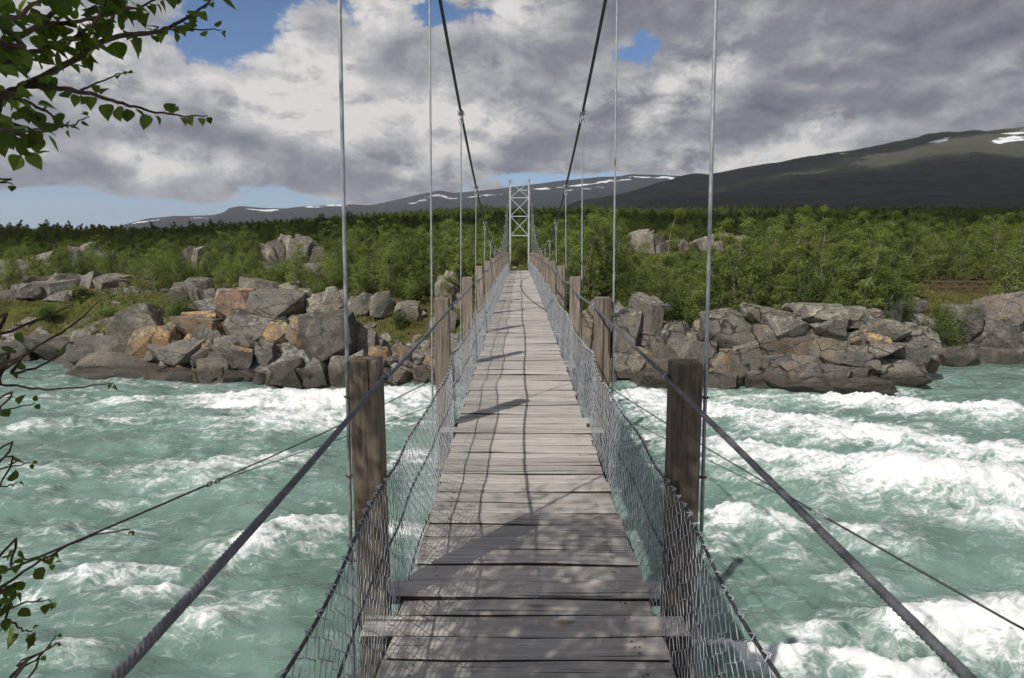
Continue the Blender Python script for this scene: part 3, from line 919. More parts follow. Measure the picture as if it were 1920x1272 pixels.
# main cables with clamps, hangers with straps
def lobed_rope(path, r, twist, mat, name, lobes=6, seg=None):
    """a laid wire rope: the strands wind round the path"""
    P = [Vector(p) for p in path]
    L = [0.0]
    for a, b in zip(P[:-1], P[1:]): L.append(L[-1] + (b - a).length)
    nn = lobes * 3
    vs = []
    for i, p in enumerate(P):
        d = (P[min(i + 1, len(P) - 1)] - P[max(i - 1, 0)]).normalized()
        a = d.cross(Vector((0, 0, 1))).normalized(); b = a.cross(d)
        for k in range(nn):
            th = 2 * math.pi * k / nn
            rr = r * (1.0 if k % 3 == 1 else (0.97 if k % 3 == 2 else 0.80))
            th2 = th + L[i] / twist * 2 * math.pi
            vs.append(p + (a * math.cos(th2) + b * math.sin(th2)) * rr)
    vs = np.array([tuple(v) for v in vs])
    i = np.arange(len(P) - 1)[:, None] * nn; k = np.arange(nn)[None, :]; k2 = (k + 1) % nn
    f = np.stack([(i + k).ravel(), (i + k2).ravel(), (i + nn + k2).ravel(), (i + nn + k).ravel()], 1)
    return child(name, np_mesh(name, vs, f, mat), bridge)

def cable_x(y):
    n = y / BAY
    return 0.77 - 0.10 * sstep(14.5, 16, n) - 0.10 * sstep(1.5, 0, n)
random.seed(21)
hang_sets = []
for s in (-1, 1):
    mb = MB()
    pts = [bp(s * cable_x(y), y, cable_z(y)) for y in np.linspace(-0.9, 48, 98)]
    back = [bp(s * 0.70, 48 + t, cable_z(48) - 0.62 * t) for t in (0.5, 2, 4, 6)]
    fore = [bp(s * 0.70, -0.9 - t, cable_z(-0.9) - 0.62 * t) for t in (6, 4, 2, 0.5)]
    mb.tube(fore + pts + back, 0.0175, 8)
    mb.build('main_cable', M['dark_cable'], bridge)
    for n in range(1, NB):
        y = ys(n)
        top = Vector((s * cable_x(y), y, cable_z(y)))
        bot = Vector((s * (HALF_POST + 0.108), y, dz(y) - 0.44))
        hr = MB()
        if top.z - bot.z > 1.9:
            hr.tube([bp(*top) - Vector((0, 0, 0.10)), bp(*bot)], 0.0085, 8)
        else:
            hr.tube([bp(*top) - Vector((0, 0, 0.07)), bp(*bot)], 0.0085, 8)
        hanger = hr.build('hanger', M['galv'], bridge)
        cl = MB()
        c = bp(*top)
        sl = math.atan2(cable_z(y + 0.1) - cable_z(y - 0.1), 0.2)
        rot = Matrix.Rotation(sl, 3, 'X')
        cl.box(c, (0.062, 0.115, 0.050), rot, bevel=0.008)
        cl.box(c + Vector((0, 0, -0.05)), (0.030, 0.05, 0.07), None, bevel=0.006)
        for q in (-0.034, 0.034):
            cl.tube([c + rot @ Vector((-0.045, q, 0)), c + rot @ Vector((0.045, q, 0))], 0.010, 6)
        th = [(math.cos(a) * 0.026, 0, math.sin(a) * 0.042) for a in np.linspace(0, 2 * math.pi, 13)]
        cl.tube([c + Vector((0, 0, -0.105)) + Vector(p) for p in th], 0.0065, 5, cap=False)
        cl.build('cable_clamp', M['galv'], hanger)
        if n <= 6:
            for zz in (0.985, 0.62, 0.22):
                bk = MB()
                yb_, zb_ = y, dz(y) + zz
                f = (zb_ - bot.z) / (top.z - bot.z)
                xb_ = bot.x + (top.x - bot.x) * f
                bk.tube([bp(xb_ + 0.014 * math.cos(a), yb_ + 0.014 * math.sin(a), zb_) for a in np.linspace(0, 2 * math.pi, 9)], 0.0035, 5, cap=False)
                bk.tube([bp(xb_ - s * 0.01, yb_ - 0.012, zb_), bp(s * (HALF_POST + 0.06), yb_ - 0.012, zb_)], 0.0035, 5)
                bk.build('strap', M['rusty'], hanger)

# hand cables along the inside of the posts
for s in (-1, 1):
    pts = []
    for n in range(-1, NB):
        for i in range(330 if n < 2 else 12):
            f = i / (330 if n < 2 else 12)
            y = ys(n) + f * BAY
            sag = 0.030 * 4 * f * (1 - f) * (0.4 if n < 1 else 1) + 0.01 * math.sin(n * 2.3 + s)
            xx = s * (HALF_POST - 0.065 - 0.013 + 0.025 * math.sin(math.pi * f) * math.sin(n * 1.7 + s * 0.5))
            if n < 4: pts.append(bp(xx, y, dz(y) + 1.075 - sag))
            else: pts.append(bp(xx, y, dz(y) + 1.075 - sag))
    lobed_rope(pts, 0.0102, 0.085, M['cable'], 'hand_cable')
    st = MB()
    for n in range(0, NB):
        y = ys(n)
        c = bp(s * (HALF_POST - 0.078), y, dz(y) + 1.075)
        st.tube([c + Vector((0.017 * math.cos(a), 0.0, 0.017 * math.sin(a))) for a in np.linspace(0, 2 * math.pi, 9)], 0.004, 5, cap=False)
    st.build('cable_staples', M['galv'], bridge)['kind'] = 'stuff'

# chain-link netting: every wire is real
def net_x(y, h):            # distance from the axis at height h above the deck
    return 0.598 + 0.022 * h / 0.6 + 0.016 * math.sin(y * 2.1) * (h / 0.6) * (1 - 0.7 * math.exp(-((y - 2.9) / 0.5) ** 2)) + 0.008 * math.sin(y * 5.3 + 1)
def net_top(y):
    n = (y + 0.04) / BAY
    f = n - math.floor(n)
    return 0.625 - 0.060 * 4 * f * (1 - f) * (0.2 if n < 1 else 1.0) + 0.010 * math.sin(y * 3.3)
NET_LOW = -0.055
ca, cb_ = 0.046, 0.0335
for s in (-1, 1):
    rg = np.random.default_rng(3 + s)
    ycs = np.arange(-0.5, 48.0, ca)
    segs = []
    for i, yc in enumerate(ycs):
        top = net_top(yc)
        rows = int((top - NET_LOW) / cb_)
        hs = NET_LOW + (top - NET_LOW) * np.arange(rows + 1) / rows
        ph = (np.arange(rows + 1) + i) % 2
        wob = 0.012 * np.sin(yc * 1.9 + hs * 9) + rg.normal(0, 0.0028, rows + 1)
        yy = yc + (ph - 0.5) * ca * 1.06 + wob
        drop = 0.012 * np.sin(yc * 4.7)
        xx = np.array([net_x(a, h) for a, h in zip(yy, hs)]) + (ph - 0.5) * 0.006 + rg.normal(0, 0.002, rows + 1)
        zz = np.array([dz(a) for a in yy]) + hs + drop * np.sin(np.pi * np.clip((hs - NET_LOW) / (top - NET_LOW), 0, 1)) + rg.normal(0, 0.002, rows + 1)
        # the wire end is bent over the top cable
        xx = np.append(xx, [xx[-1] + 0.010, xx[-1] - 0.004]); yy = np.append(yy, [yy[-1] + 0.006, yy[-1] + 0.014])
        zz = np.append(zz, [zz[-1] + 0.014, zz[-1] + 0.012 + rg.uniform(-0.006, 0.012)])
        segs.append(np.stack([s * xx, yy, zz], 1))
    A = np.concatenate([q[:-1] for q in segs]); Bv = np.concatenate([q[1:] for q in segs])
    D = Bv - A; D /= np.linalg.norm(D, axis=1, keepdims=True)
    A = A - D * 0.001; Bv = Bv + D * 0.001
    U = np.cross(D, np.array([0.3, 0.2, 0.9])); U /= np.linalg.norm(U, axis=1, keepdims=True)
    V = np.cross(D, U)
    rw = 0.0022
    ring = [(math.cos(a), math.sin(a)) for a in (0.3, 0.3 + 2.094, 0.3 + 4.189)]
    vs = np.stack([P + (U * c + V * d) * rw for P in (A, Bv) for c, d in ring], 1).reshape(-1, 3) - np.array(B0)
    o6 = np.arange(len(A))[:, None] * 6
    f = np.concatenate([o6 + np.array([[k, (k + 1) % 3, 3 + (k + 1) % 3, 3 + k]]) for k in range(3)])
    child('chain_link_net', np_mesh('chain_link_net', vs, f, M['wire']), bridge)
    for hh, rr, nm in ((1.0, 0.0065, 'net_cable'), (0.56, 0.0055, 'net_cable'), (0.0, 0.005, 'net_cable')):
        mb = MB()
        mb.tube([bp(s * (net_x(y, NET_LOW + (net_top(y) - NET_LOW) * hh) + 0.004), y, dz(y) + NET_LOW + (net_top(y) - NET_LOW) * hh) for y in np.arange(-0.5, 48.0, 0.125)], rr, 6)
        mb.build(nm, M['dark_cable'], bridge)

# towers: the far one in view, the near one stands beside the camera
def tower(y):
    t_ = empty('tower', (0, 0, 0)); t_.parent = bridge
    zb, zt = dz(y) - 1.6, cable_z(y) - 0.12
    for s in (-1, 1):
        mb = MB()
        mb.box(bp(s * 0.645, y, (zb + zt) / 2), (0.125, 0.125, zt - zb), bevel=0.012)
        mb.box(bp(s * 0.645, y, zt + 0.02), (0.15, 0.20, 0.03))
        mb.tube([bp(s * 0.645 - 0.06, y, zt + 0.08), bp(s * 0.645 + 0.06, y, zt + 0.08)], 0.06, 10)
        mb.build('leg', M['tower'], t_)
    z0 = dz(y)
    hs = [z0 + 2.40, z0 + 3.72, z0 + 4.98, zt - 0.07]
    for k, z in enumerate(hs):
        mb = MB()
        wd = 0.065 if k < 3 else 0.03
        mb.box(bp(0, y, z), (1.165, wd, wd))
        mb.build('cross_bar', M['tower'], t_)
    for z1, z2 in zip(hs[:-1], hs[1:]):
        for s in (-1, 1):
            mb = MB()
            mb.bar(bp(-s * 0.585, y + s * 0.022, z1 + 0.05), bp(s * 0.585, y + s * 0.022, z2 - 0.05), 0.042, 0.042)
            mb.build('brace', M['tower'], t_)
    return t_
tower(48.0)
tower(-0.9)
mb = MB()
for i in range(8): mb.box(bp(0, -0.36 - i * 0.165, dz(0) - 0.03), (1.165, 0.152, 0.05))
mb.build('landing_planks', M['plank'], bridge)['kind'] = 'stuff'
# end rails beyond the far tower
for x in (-0.38, 0.38):
    mb = MB()
    mb.box(bp(x, 48.75, dz(48) + 0.16), (0.42, 0.10, 0.11), bevel=0.01)
    mb.box(bp(x * 1.3, 48.75, dz(48) - 0.02), (0.08, 0.08, 0.30))
    mb.build('end_rail', M['tower'], bridge)
mb = MB()
mb.box(bp(0, 49.2, dz(48) - 0.55), (1.9, 2.6, 0.9), bevel=0.03)
mb.build('abutment', M['rock'], bridge)

# wind guys: two wires from the deck join at a shackle, one cable runs on to the bank
for s in (-1, 1):
    S = at(392 if s < 0 else 1545, 908 if s < 0 else 969, 5.6)
    A = S + (at(-330, 1206, 3.4) - S) * 1.12 if s < 0 else S + (at(2330, 1400, 3.4) - S) * 1.12
    mb = MB()
    mid = (S + A) / 2 - Vector((0, 0, 0.02))
    mb.tube([bp(*S), bp(*mid), bp(*A)], 0.0085, 6)
    guy = mb.build('wind_guy', M['dark_cable'], bridge)
    for n, r, sg in ((4, 0.0065, 0.05), (3, 0.0040, 0.01)):
        T = Vector((s * (HALF_POST + 0.02), ys(n), dz(ys(n)) - 0.40))
        mb = MB()
        mb.tube([bp(*(S + (T - S) * f - Vector((0, 0, sg * 4 * f * (1 - f))))) for f in np.linspace(0, 1, 9)], r, 6)
        mb.build('guy_wire', M['dark_cable'], guy)
    d = (A - S).normalized()
    sh = MB()
    for k in (0.0, -0.085):
        c = bp(*(S + d * k))
        a = d.cross(Vector((0, 0, 1))).normalized(); b = a.cross(d)
        sh.tube([c + d * (0.032 * math.cos(q)) + b * (0.020 * math.sin(q)) for q in np.linspace(0, 2 * math.pi, 11)], 0.007, 5, cap=False)
        sh.box(c, (0.022, 0.03, 0.03))
    sh.tube([bp(*(S - d * 0.10)), bp(*(S + d * 0.03))], 0.006, 6)
    sh.build('shackle', M['galv'], guy)
    an = MB()
    an.tube([bp(*A), bp(*(A + Vector((0, 0, -1.1))))], 0.02, 8)
    an.build('guy_anchor', M['rusty'], guy)
# ------------------------------------------------------------------ rocks of the far bank
def vnoise(p, s, seed): return mnoise(Vector((p.x * s + seed * 3.7, p.y * s - seed * 1.9, p.z * s + seed * 5.3)))

def rock_mesh(name, seed, npts=14, detail=2, boxy=0.6, rough=0.028, mat=None, hull=False):
    """an angular broken block about one unit across: hull of scattered points, chipped and pitted"""
    rg = random.Random(seed)
    bm = bmesh.new()
    j = 0.30 - 0.22 * boxy
    if hull:                                          # ice-worn outcrop
        for i in range(34):
            v = Vector((rg.gauss(0, 1), rg.gauss(0, 1), rg.gauss(0, 1))).normalized()
            bm.verts.new((v.x * 0.5, v.y * 0.5, v.z * 0.5 * rg.uniform(0.7, 1)))
    for x in (-0.5, 0.5) if not hull else ():
        for y in (-0.5, 0.5):
            for z in (-0.5, 0.5):
                bm.verts.new((x + rg.uniform(-j, j), y + rg.uniform(-j, j), z + rg.uniform(-j, j)))
    bmesh.ops.convex_hull(bm, input=list(bm.verts))
    bmesh.ops.delete(bm, geom=[v for v in bm.verts if not v.link_faces], context='VERTS')
    for q in range(max(2, npts // 2) if not hull else 5):                # corners split off along flat planes
        n_ = Vector((rg.choice((-1, 1)) * rg.uniform(0.3, 1), rg.choice((-1, 1)) * rg.uniform(0.2, 1), rg.choice((-1, 1)) * rg.uniform(0.2, 1))).normalized()
        far = max(v.co.dot(n_) for v in bm.verts)
        cut = far * rg.uniform(0.62, 0.88)
        bmesh.ops.bisect_plane(bm, geom=list(bm.verts) + list(bm.edges) + list(bm.faces), plane_co=n_ * cut, plane_no=n_, clear_outer=True)
        bm.verts.ensure_lookup_table()
        vs_ = [v.co.copy() for v in bm.verts]
        bm.clear()
        for v in vs_: bm.verts.new(v)
        bmesh.ops.remove_doubles(bm, verts=list(bm.verts), dist=0.01)
        bmesh.ops.convex_hull(bm, input=list(bm.verts))
        bmesh.ops.delete(bm, geom=[v for v in bm.verts if not v.link_faces], context='VERTS')
    bmesh.ops.dissolve_limit(bm, angle_limit=0.08, verts=list(bm.verts), edges=list(bm.edges))
    bmesh.ops.bevel(bm, geom=list(bm.edges), offset=0.012, segments=1, affect='EDGES', clamp_overlap=True)
    bmesh.ops.triangulate(bm, faces=list(bm.faces))
    for k in range(detail):
        long_e = [e for e in bm.edges if e.calc_length() > 0.16 / (1 + 0.8 * k)]
        bmesh.ops.subdivide_edges(bm, edges=long_e, cuts=1)
        bmesh.ops.triangulate(bm, faces=[f for f in bm.faces if len(f.verts) > 3])
    for v in bm.verts:
        p = v.co
        d = rough * (vnoise(p, 3.0, seed) * 1.0 + 0.6 * vnoise(p, 7.0, seed + 1))
        st = rough * 0.7 * math.floor((vnoise(p, 2.2, seed + 9) + 0.5) * 3) / 3         # small steps like split faces
        v.co = p + p.normalized() * (d + st)
    me = bpy.data.meshes.new(name)
    bm.to_mesh(me); bm.free()
    me.polygons.foreach_set('use_smooth', [True] * len(me.polygons))
    me.set_sharp_from_angle(angle=R(26))
    me.materials.append(mat or M['rock'])
    return me

GREY, PALE, GOLD, PINK, DARK, BROWN = (1, 1, 1, 1), (1.35, 1.35, 1.25, 1), (2.1, 1.55, 0.95, 1), (1.9, 1.35, 1.1, 1), (0.62, 0.62, 0.64, 1), (1.3, 1.05, 0.8, 1)

def outcrop(px0, px1, py0, py1, label, tint, seed, Y):
    """bedrock that breaks through the heath: a low hump of cracked slabs, each slab a part"""
    rg = random.Random(seed + 500)
    if Y is None: Y = land_hit((px0 + px1) / 2, py1 - 3).y
    a, b = at(px0, py1, Y), at(px1, py0, Y)
    zg = min(a.z, float(H(np.array((a.x + b.x) / 2), np.array(Y))) - 0.1)
    root = empty('rock_outcrop', ((a.x + b.x) / 2, Y, zg))
    tag(root, label, 'outcrop')
    wd, ht = b.x - a.x, b.z - zg
    n_ = max(5, min(11, int(wd / 0.9)))
    for i in range(n_):
        f = (i + 0.5) / n_ + rg.uniform(-0.06, 0.06)
        hh = ht * (0.45 + 0.55 * math.sin(math.pi * min(0.95, max(0.05, f + rg.uniform(-0.12, 0.12))))) * rg.uniform(0.75, 1.05)
        w1 = wd / n_ * rg.uniform(1.5, 2.6); d1 = w1 * rg.uniform(0.7, 1.2)
        o = child('rock_slab', rock_mesh('rock_slab', seed * 31 + i, 10, 2, 0.30, 0.045), root, ((f - 0.5) * wd * 0.86, rg.uniform(-0.25, 0.9) * min(1.2, wd * 0.2), hh * 0.42),
                  (rg.uniform(-0.15, 0.15), rg.uniform(-0.22, 0.22), rg.uniform(-0.5, 0.5)), (w1, d1, hh * 1.15))
        o.color = tint
    return root

def boulder(px0, px1, py0, py1, label, tint=GREY, seed=0, depth=0.8, name='boulder', Y=None, tilt=0.0, group=None, boxy=0.42, cat='boulder', npts=14, sink=0.10, detail=3, parent=None):
    if name == 'rock_outcrop':
        return outcrop(px0, px1, py0, py1, label, tint, seed, Y)
    """a boulder whose outline covers that stretch of the photograph; it sits on the land where its foot is seen"""
    cx = (px0 + px1) / 2
    if Y is None:
        Y = land_hit(cx, py1 - 3).y
    a, b = at(px0, py1, Y), at(px1, py0, Y)
    zg = float(H(np.array((a.x + b.x) / 2), np.array(Y))) - 0.25
    if name == 'rock_outcrop' and zg < a.z: a.z = zg
    wd, ht = b.x - a.x, b.z - a.z
    dp = depth * max(wd, ht * 0.7)
    rg = random.Random(seed * 13 + 7)
    me = rock_mesh(name, seed + 100, npts, detail, boxy, hull=(name == 'rock_outcrop'), rough=0.05 if name == 'rock_outcrop' else 0.030)
    xs_ = [v.co.x for v in me.vertices]; zs_ = [v.co.z for v in me.vertices]
    kx, kz = max(xs_) - min(xs_), max(zs_) - min(zs_)
    o = child(name, me, parent, ((a.x + b.x) / 2, Y + dp * 0.30, (a.z + b.z) / 2 - ht * sink * 0.5),
              (rg.uniform(-0.1, 0.1), tilt, rg.uniform(-0.15, 0.15)), (wd / kx * 1.02, dp, ht * (1 + sink) / kz))
    o.color = tint
    if label: tag(o, label, cat, group)
    return o

# boulders of the left shore that can be told apart
boulder(117, 302, 664, 716, 'long low grey boulder lying in the water at the tip of the rubble', GREY, 1, 0.5, tilt=-0.06)
boulder(236, 330, 610, 674, 'golden tan split boulder above the long low shore boulder', GOLD, 2, 0.7)
boulder(300, 368, 634, 698, 'grey wedge boulder with a deep shadow beside the golden boulder', GREY, 3, 0.8)
boulder(328, 402, 594, 642, 'brown mossy-topped boulder on top of the golden boulder pile', BROWN, 4, 0.8)
boulder(362, 424, 674, 724, 'squat grey boulder at the waterline below the wedge boulder', GREY, 5, 0.8)
boulder(296, 372, 690, 728, 'dark wet boulder half under water beside the long low boulder', DARK, 6, 0.8)
boulder(200, 300, 576, 636, 'pale lichen-spotted slab sloping up to the mossy ledge', PALE, 7, 0.9, tilt=-0.25)
boulder(348, 408, 560, 592, 'grey flat block above the golden ledge blocks', GREY, 8, 0.8)
boulder(350, 408, 586, 614, 'golden flat block under the grey ledge block', GOLD, 9, 0.8)
boulder(376, 416, 606, 630, 'small golden wedge block under the flat golden block', GOLD, 10, 0.8)
boulder(402, 472, 540, 604, 'big upright block with a pinkish orange face', PINK, 11, 0.7, boxy=0.8)
boulder(462, 570, 546, 606, 'broad grey block with a shaded overhang beside the pinkish block', GREY, 12, 0.8, boxy=0.75)
boulder(413, 478, 588, 640, 'dark grey rounded boulder below the pinkish block', DARK, 13, 0.8)
boulder(466, 520, 596, 650, 'grey fractured block under the shaded overhang', GREY, 14, 0.7)
boulder(402, 446, 632, 668, 'grey block between the rounded boulder and the shore', GREY, 15, 0.8)
boulder(424, 474, 655, 694, 'dark triangular block with black shadow at its side', DARK, 16, 0.8)
boulder(498, 540, 600, 652, 'leaning slab with a golden edge', GOLD, 17, 0.5, tilt=0.6)
boulder(534, 582, 604, 652, 'pale golden block next to the leaning slab', BROWN, 18, 0.7)
boulder(560, 668, 586, 684, 'biggest dark boulder with a flat shaded face by the nearest hanger', DARK, 19, 0.8, boxy=0.75)
boulder(512, 568, 680, 730, 'rounded dark boulder standing in white water', DARK, 20, 0.8)
boulder(568, 612, 676, 728, 'pointed grey boulder standing in white water', GREY, 21, 0.8)
boulder(610, 664, 668, 722, 'grey boulder at the waterline behind the nearest left post', GREY, 22, 0.8)
boulder(652, 716, 620, 678, 'grey cracked boulder with a dark hollow above the post top', GREY, 23, 0.8)
boulder(470, 516, 640, 684, 'small dark block in the black gap of the rubble', DARK, 24, 0.8)
boulder(584, 664, 536, 590, 'pale lichen-covered outcrop in front of the left thicket', PALE, 25, 0.8, cat='outcrop', name='rock_outcrop')
boulder(652, 738, 546, 590, 'pale lichen outcrop with a white quartz streak', PALE, 26, 0.8, cat='outcrop', name='rock_outcrop')
boulder(748, 792, 570, 604, 'pale rounded rock at the edge of the moss slope', PALE, 27, 0.9)
boulder(816, 872, 508, 568, 'tall pale outcrop behind the second and third left posts', PALE, 28, 0.8, cat='outcrop', name='rock_outcrop', Y=40.5)
boulder(808, 850, 560, 640, 'grey cracked outcrop under the third left post', GREY, 29, 0.8, cat='outcrop', name='rock_outcrop', Y=38.0)
boulder(430, 590, 528, 562, 'long pale rock rib along the top of the rubble slope', PALE, 30, 0.6, cat='outcrop', name='rock_outcrop')
boulder(320, 402, 524, 566, 'grey hump of rock behind the dark green bush', GREY, 31, 0.8, cat='outcrop', name='rock_outcrop')
boulder(-30, 100, 482, 524, 'pale bare rock slab at the far left edge', PALE, 32, 0.9, cat='outcrop', name='rock_outcrop')
boulder(60, 240, 506, 540, 'long flat pale rock slab on the left heath', PALE, 33, 0.7, cat='outcrop', name='rock_outcrop')
boulder(10, 130, 528, 560, 'broken grey slab below the far left pale slab', GREY, 34, 0.7, cat='outcrop', name='rock_outcrop')
boulder(176, 262, 500, 516, 'thin pale ledge at the foot of the left bushes', PALE, 35, 0.7, cat='outcrop', name='rock_outcrop')
boulder(346, 384, 450, 474, 'small pale outcrop among the left trees', PALE, 36, 0.9, cat='outcrop', name='rock_outcrop', Y=72)
boulder(490, 612, 438, 480, 'wide mossy pale outcrop above the left thicket', PALE, 37, 0.8, cat='outcrop', name='rock_outcrop', Y=84)
boulder(1162, 1262, 432, 486, 'big bare pale outcrop above the thicket right of the tower', PALE, 38, 0.8, cat='outcrop', name='rock_outcrop', Y=84)
boulder(1310, 1412, 434, 478, 'bare pale outcrop behind the right hanger', PALE, 39, 0.8, cat='outcrop', name='rock_outcrop', Y=88)
boulder(1256, 1312, 448, 480, 'low pale rock between the two bare outcrops', PALE, 40, 0.8, cat='outcrop', name='rock_outcrop', Y=86)
boulder(1096, 1140, 432, 452, 'small pale rock top over the trees right of the tower', PALE, 41, 0.8, cat='outcrop', name='rock_outcrop', Y=92)
boulder(128, 196, 462, 486, 'small grey outcrop under the far left trees', GREY, 43, 0.8, cat='outcrop', name='rock_outcrop', Y=62)
for i, (a, b, c_, d, tx) in enumerate([(880, 960, 600, 700, 'grey rock mass seen through the left netting'), (985, 1060, 600, 712, 'grey rock mass under the deck by the right netting'),
                                       (1040, 1100, 580, 690, 'tan-grey upright block between netting and columnar cliff'), (820, 890, 640, 716, 'wet grey rock behind the second left post')]):
    boulder(a, b, c_, d, tx, GREY if i != 2 else BROWN, 90 + i, 0.8)
# shore left of the tip, in the calm inlet
for i, (a, b, c, d, tx) in enumerate([(-20, 60, 640, 684, 'dark ledge at the water of the left inlet'), (50, 130, 630, 684, 'dark blocky ledge beside the left inlet'),
                                      (120, 210, 636, 690, 'grey shelf of rock between inlet and golden boulder'), (165, 250, 630, 676, 'grey sloping slab next to the golden boulder')]):
    boulder(a, b, c, d, tx, DARK if i < 2 else GREY, 50 + i, 0.8)

# right shore, past the cliff
for i, (a, b, c, d, tx, tn) in enumerate([(1842, 1926, 548, 622, 'huge grey boulder under the small wooden bridge', (1.12, 1.02, 0.92, 1)), (1770, 1850, 570, 640, 'dark rock wall below the small wooden bridge', DARK),
                                          (1826, 1924, 600, 668, 'dark slanting slab below the huge boulder', DARK), (1760, 1840, 640, 712, 'dark wet rock beside the cliff corner', DARK),
                                          (1830, 1930, 650, 704, 'dark wet shelf at the right waterline', DARK), (1680, 1740, 556, 590, 'grey hump with moss above the cliff', GREY),
                                          (1640, 1700, 566, 600, 'pale slab on the cliff top near the bushes', PALE)]):
    boulder(a, b, c, d, tx, tn, 60 + i, 0.8)

# smaller broken stones of the rubble slope and the cobbles below the bridge: pieces of the bank
rng = random.Random(77)
stone_me = [rock_mesh('stone', 300 + k, 11, 1, 0.6, 0.03) for k in range(12)]
def stone(p, s, tint, flat=0.75):
    o = child('stone', stone_me[rng.randrange(12)], ground, (p.x, p.y + s * 0.2, p.z + s * 0.18),
              (rng.uniform(-0.5, 0.5), rng.uniform(-0.5, 0.5), rng.uniform(0, 6.28)), (s * rng.uniform(0.8, 1.4), s * rng.uniform(0.7, 1.1), s * flat * rng.uniform(0.7, 1.2)))
    o.color = tint
cnt = 0
for i in range(145):
    px = rng.uniform(250, 720); top = np.interp(px, [250, 400, 560, 720], [640, 600, 600, 640])
    py = rng.uniform(top, 724)
    p = land_hit(px, py)
    stone(p, rng.choice((0.4, 0.5, 0.6, 0.8, 1.0, 1.2)), rng.choice((GREY, GREY, DARK, DARK, BROWN, GREY, GOLD)))
for i in range(105):
    px = rng.uniform(700, 960); py = rng.uniform(648, 722)
    p = land_hit(px, py)
    stone(p, rng.choice((0.3, 0.4, 0.5, 0.65, 0.85)), rng.choice((GREY, PALE, BROWN, GREY)))
for i in range(45):
    px = rng.choice((rng.uniform(0, 250), rng.uniform(560, 800), rng.uniform(1420, 1720))); py = rng.uniform(540, 640) if px < 1000 else rng.uniform(560, 600)
    p = land_hit(px, py)
    stone(p, rng.choice((0.2, 0.3, 0.4, 0.6)), rng.choice((GREY, PALE)))

# ------------------------------------------------------------------ cliffs: jointed bedrock, each block a part
WARM, COOL = (1.22, 1.06, 0.88, 1), (0.86, 0.87, 0.90, 1)
def cliff(name, label, blocks, seed):
    px0, px1 = min(b[0] for b in blocks), max(b[1] for b in blocks)
    root = empty(name, tuple(on_level((px0 + px1) / 2, 726)))
    tag(root, label, 'cliff')
    P0 = Vector(root.location)
    rg = random.Random(seed)
    for i, b in enumerate(blocks):
        a0, a1, c0, c1 = b[:4]
        tint = b[4] if len(b) > 4 else GREY
        dy = b[5] if len(b) > 5 else 0.0
        x = on_level((a0 + a1) / 2, 726).x
        hgt = (726 - c1) / 37.0
        Y = float(Yb(np.array(x))) + 0.10 + 0.17 * max(0, hgt) + dy + rg.uniform(-0.05, 0.05)
        wpx = (a1 - a0) * 0.05; hpx = (c1 - c0) * 0.06
        o = boulder(a0 - wpx, a1 + wpx, c0 - hpx, c1 + hpx, None, tint, seed * 50 + i, 0.75, name='rock_block', Y=Y, tilt=rg.uniform(-0.14, 0.14), boxy=0.55, npts=12, sink=0.0, detail=3, parent=root)
        o.location = o.location - P0
        o.data.materials[0] = M['cliff']
    for i in range(len(blocks) * 2):                  # small fragments wedged in the joints
        b = rg.choice(blocks)
        fx = rg.choice((b[0], b[1])) + rg.uniform(-6, 6); fy = rg.uniform(b[2] + 8, b[3])
        wpx = rg.uniform(14, 34); hpx = wpx * rg.uniform(0.4, 0.9)
        x = on_level(fx, 726).x
        Y = float(Yb(np.array(x))) + 0.15 + 0.17 * max(0, (726 - fy) / 37.0) + rg.uniform(0.0, 0.35)
        o = boulder(fx - wpx / 2, fx + wpx / 2, fy - hpx, fy, None, rg.choice((GREY, COOL, WARM, DARK)), seed * 70 + i, 1.0, name='rock_block', Y=Y, tilt=rg.uniform(-0.4, 0.4), boxy=0.4, npts=10, sink=0.0, detail=1, parent=root)
        o.location = o.location - P0
        o.data.materials[0] = M['cliff']
    return root
cliff('columnar_cliff', 'grey columnar cliff of tall upright blocks just right of the bridge',
      [(1084, 1122, 596, 700, WARM), (1106, 1152, 558, 672), (1144, 1174, 578, 676, GREY, -0.1), (1166, 1202, 584, 690, COOL, -0.25), (1186, 1244, 556, 680, GREY, 0.15), (1222, 1262, 626, 688),
       (1146, 1208, 664, 710, PALE, -0.3), (1170, 1262, 656, 722, WARM, 0.1), (1090, 1165, 676, 728, DARK, -0.2), (1180, 1300, 696, 732, DARK, -0.3)], 31)
cliff('shattered_cliff', 'shattered grey rock face between the columnar cliff and the ledged cliff',
      [(1238, 1306, 606, 690), (1252, 1332, 628, 712, PALE, -0.1), (1286, 1346, 640, 726, COOL), (1262, 1300, 680, 724, WARM, -0.2), (1290, 1380, 700, 734, DARK, -0.3)], 37)
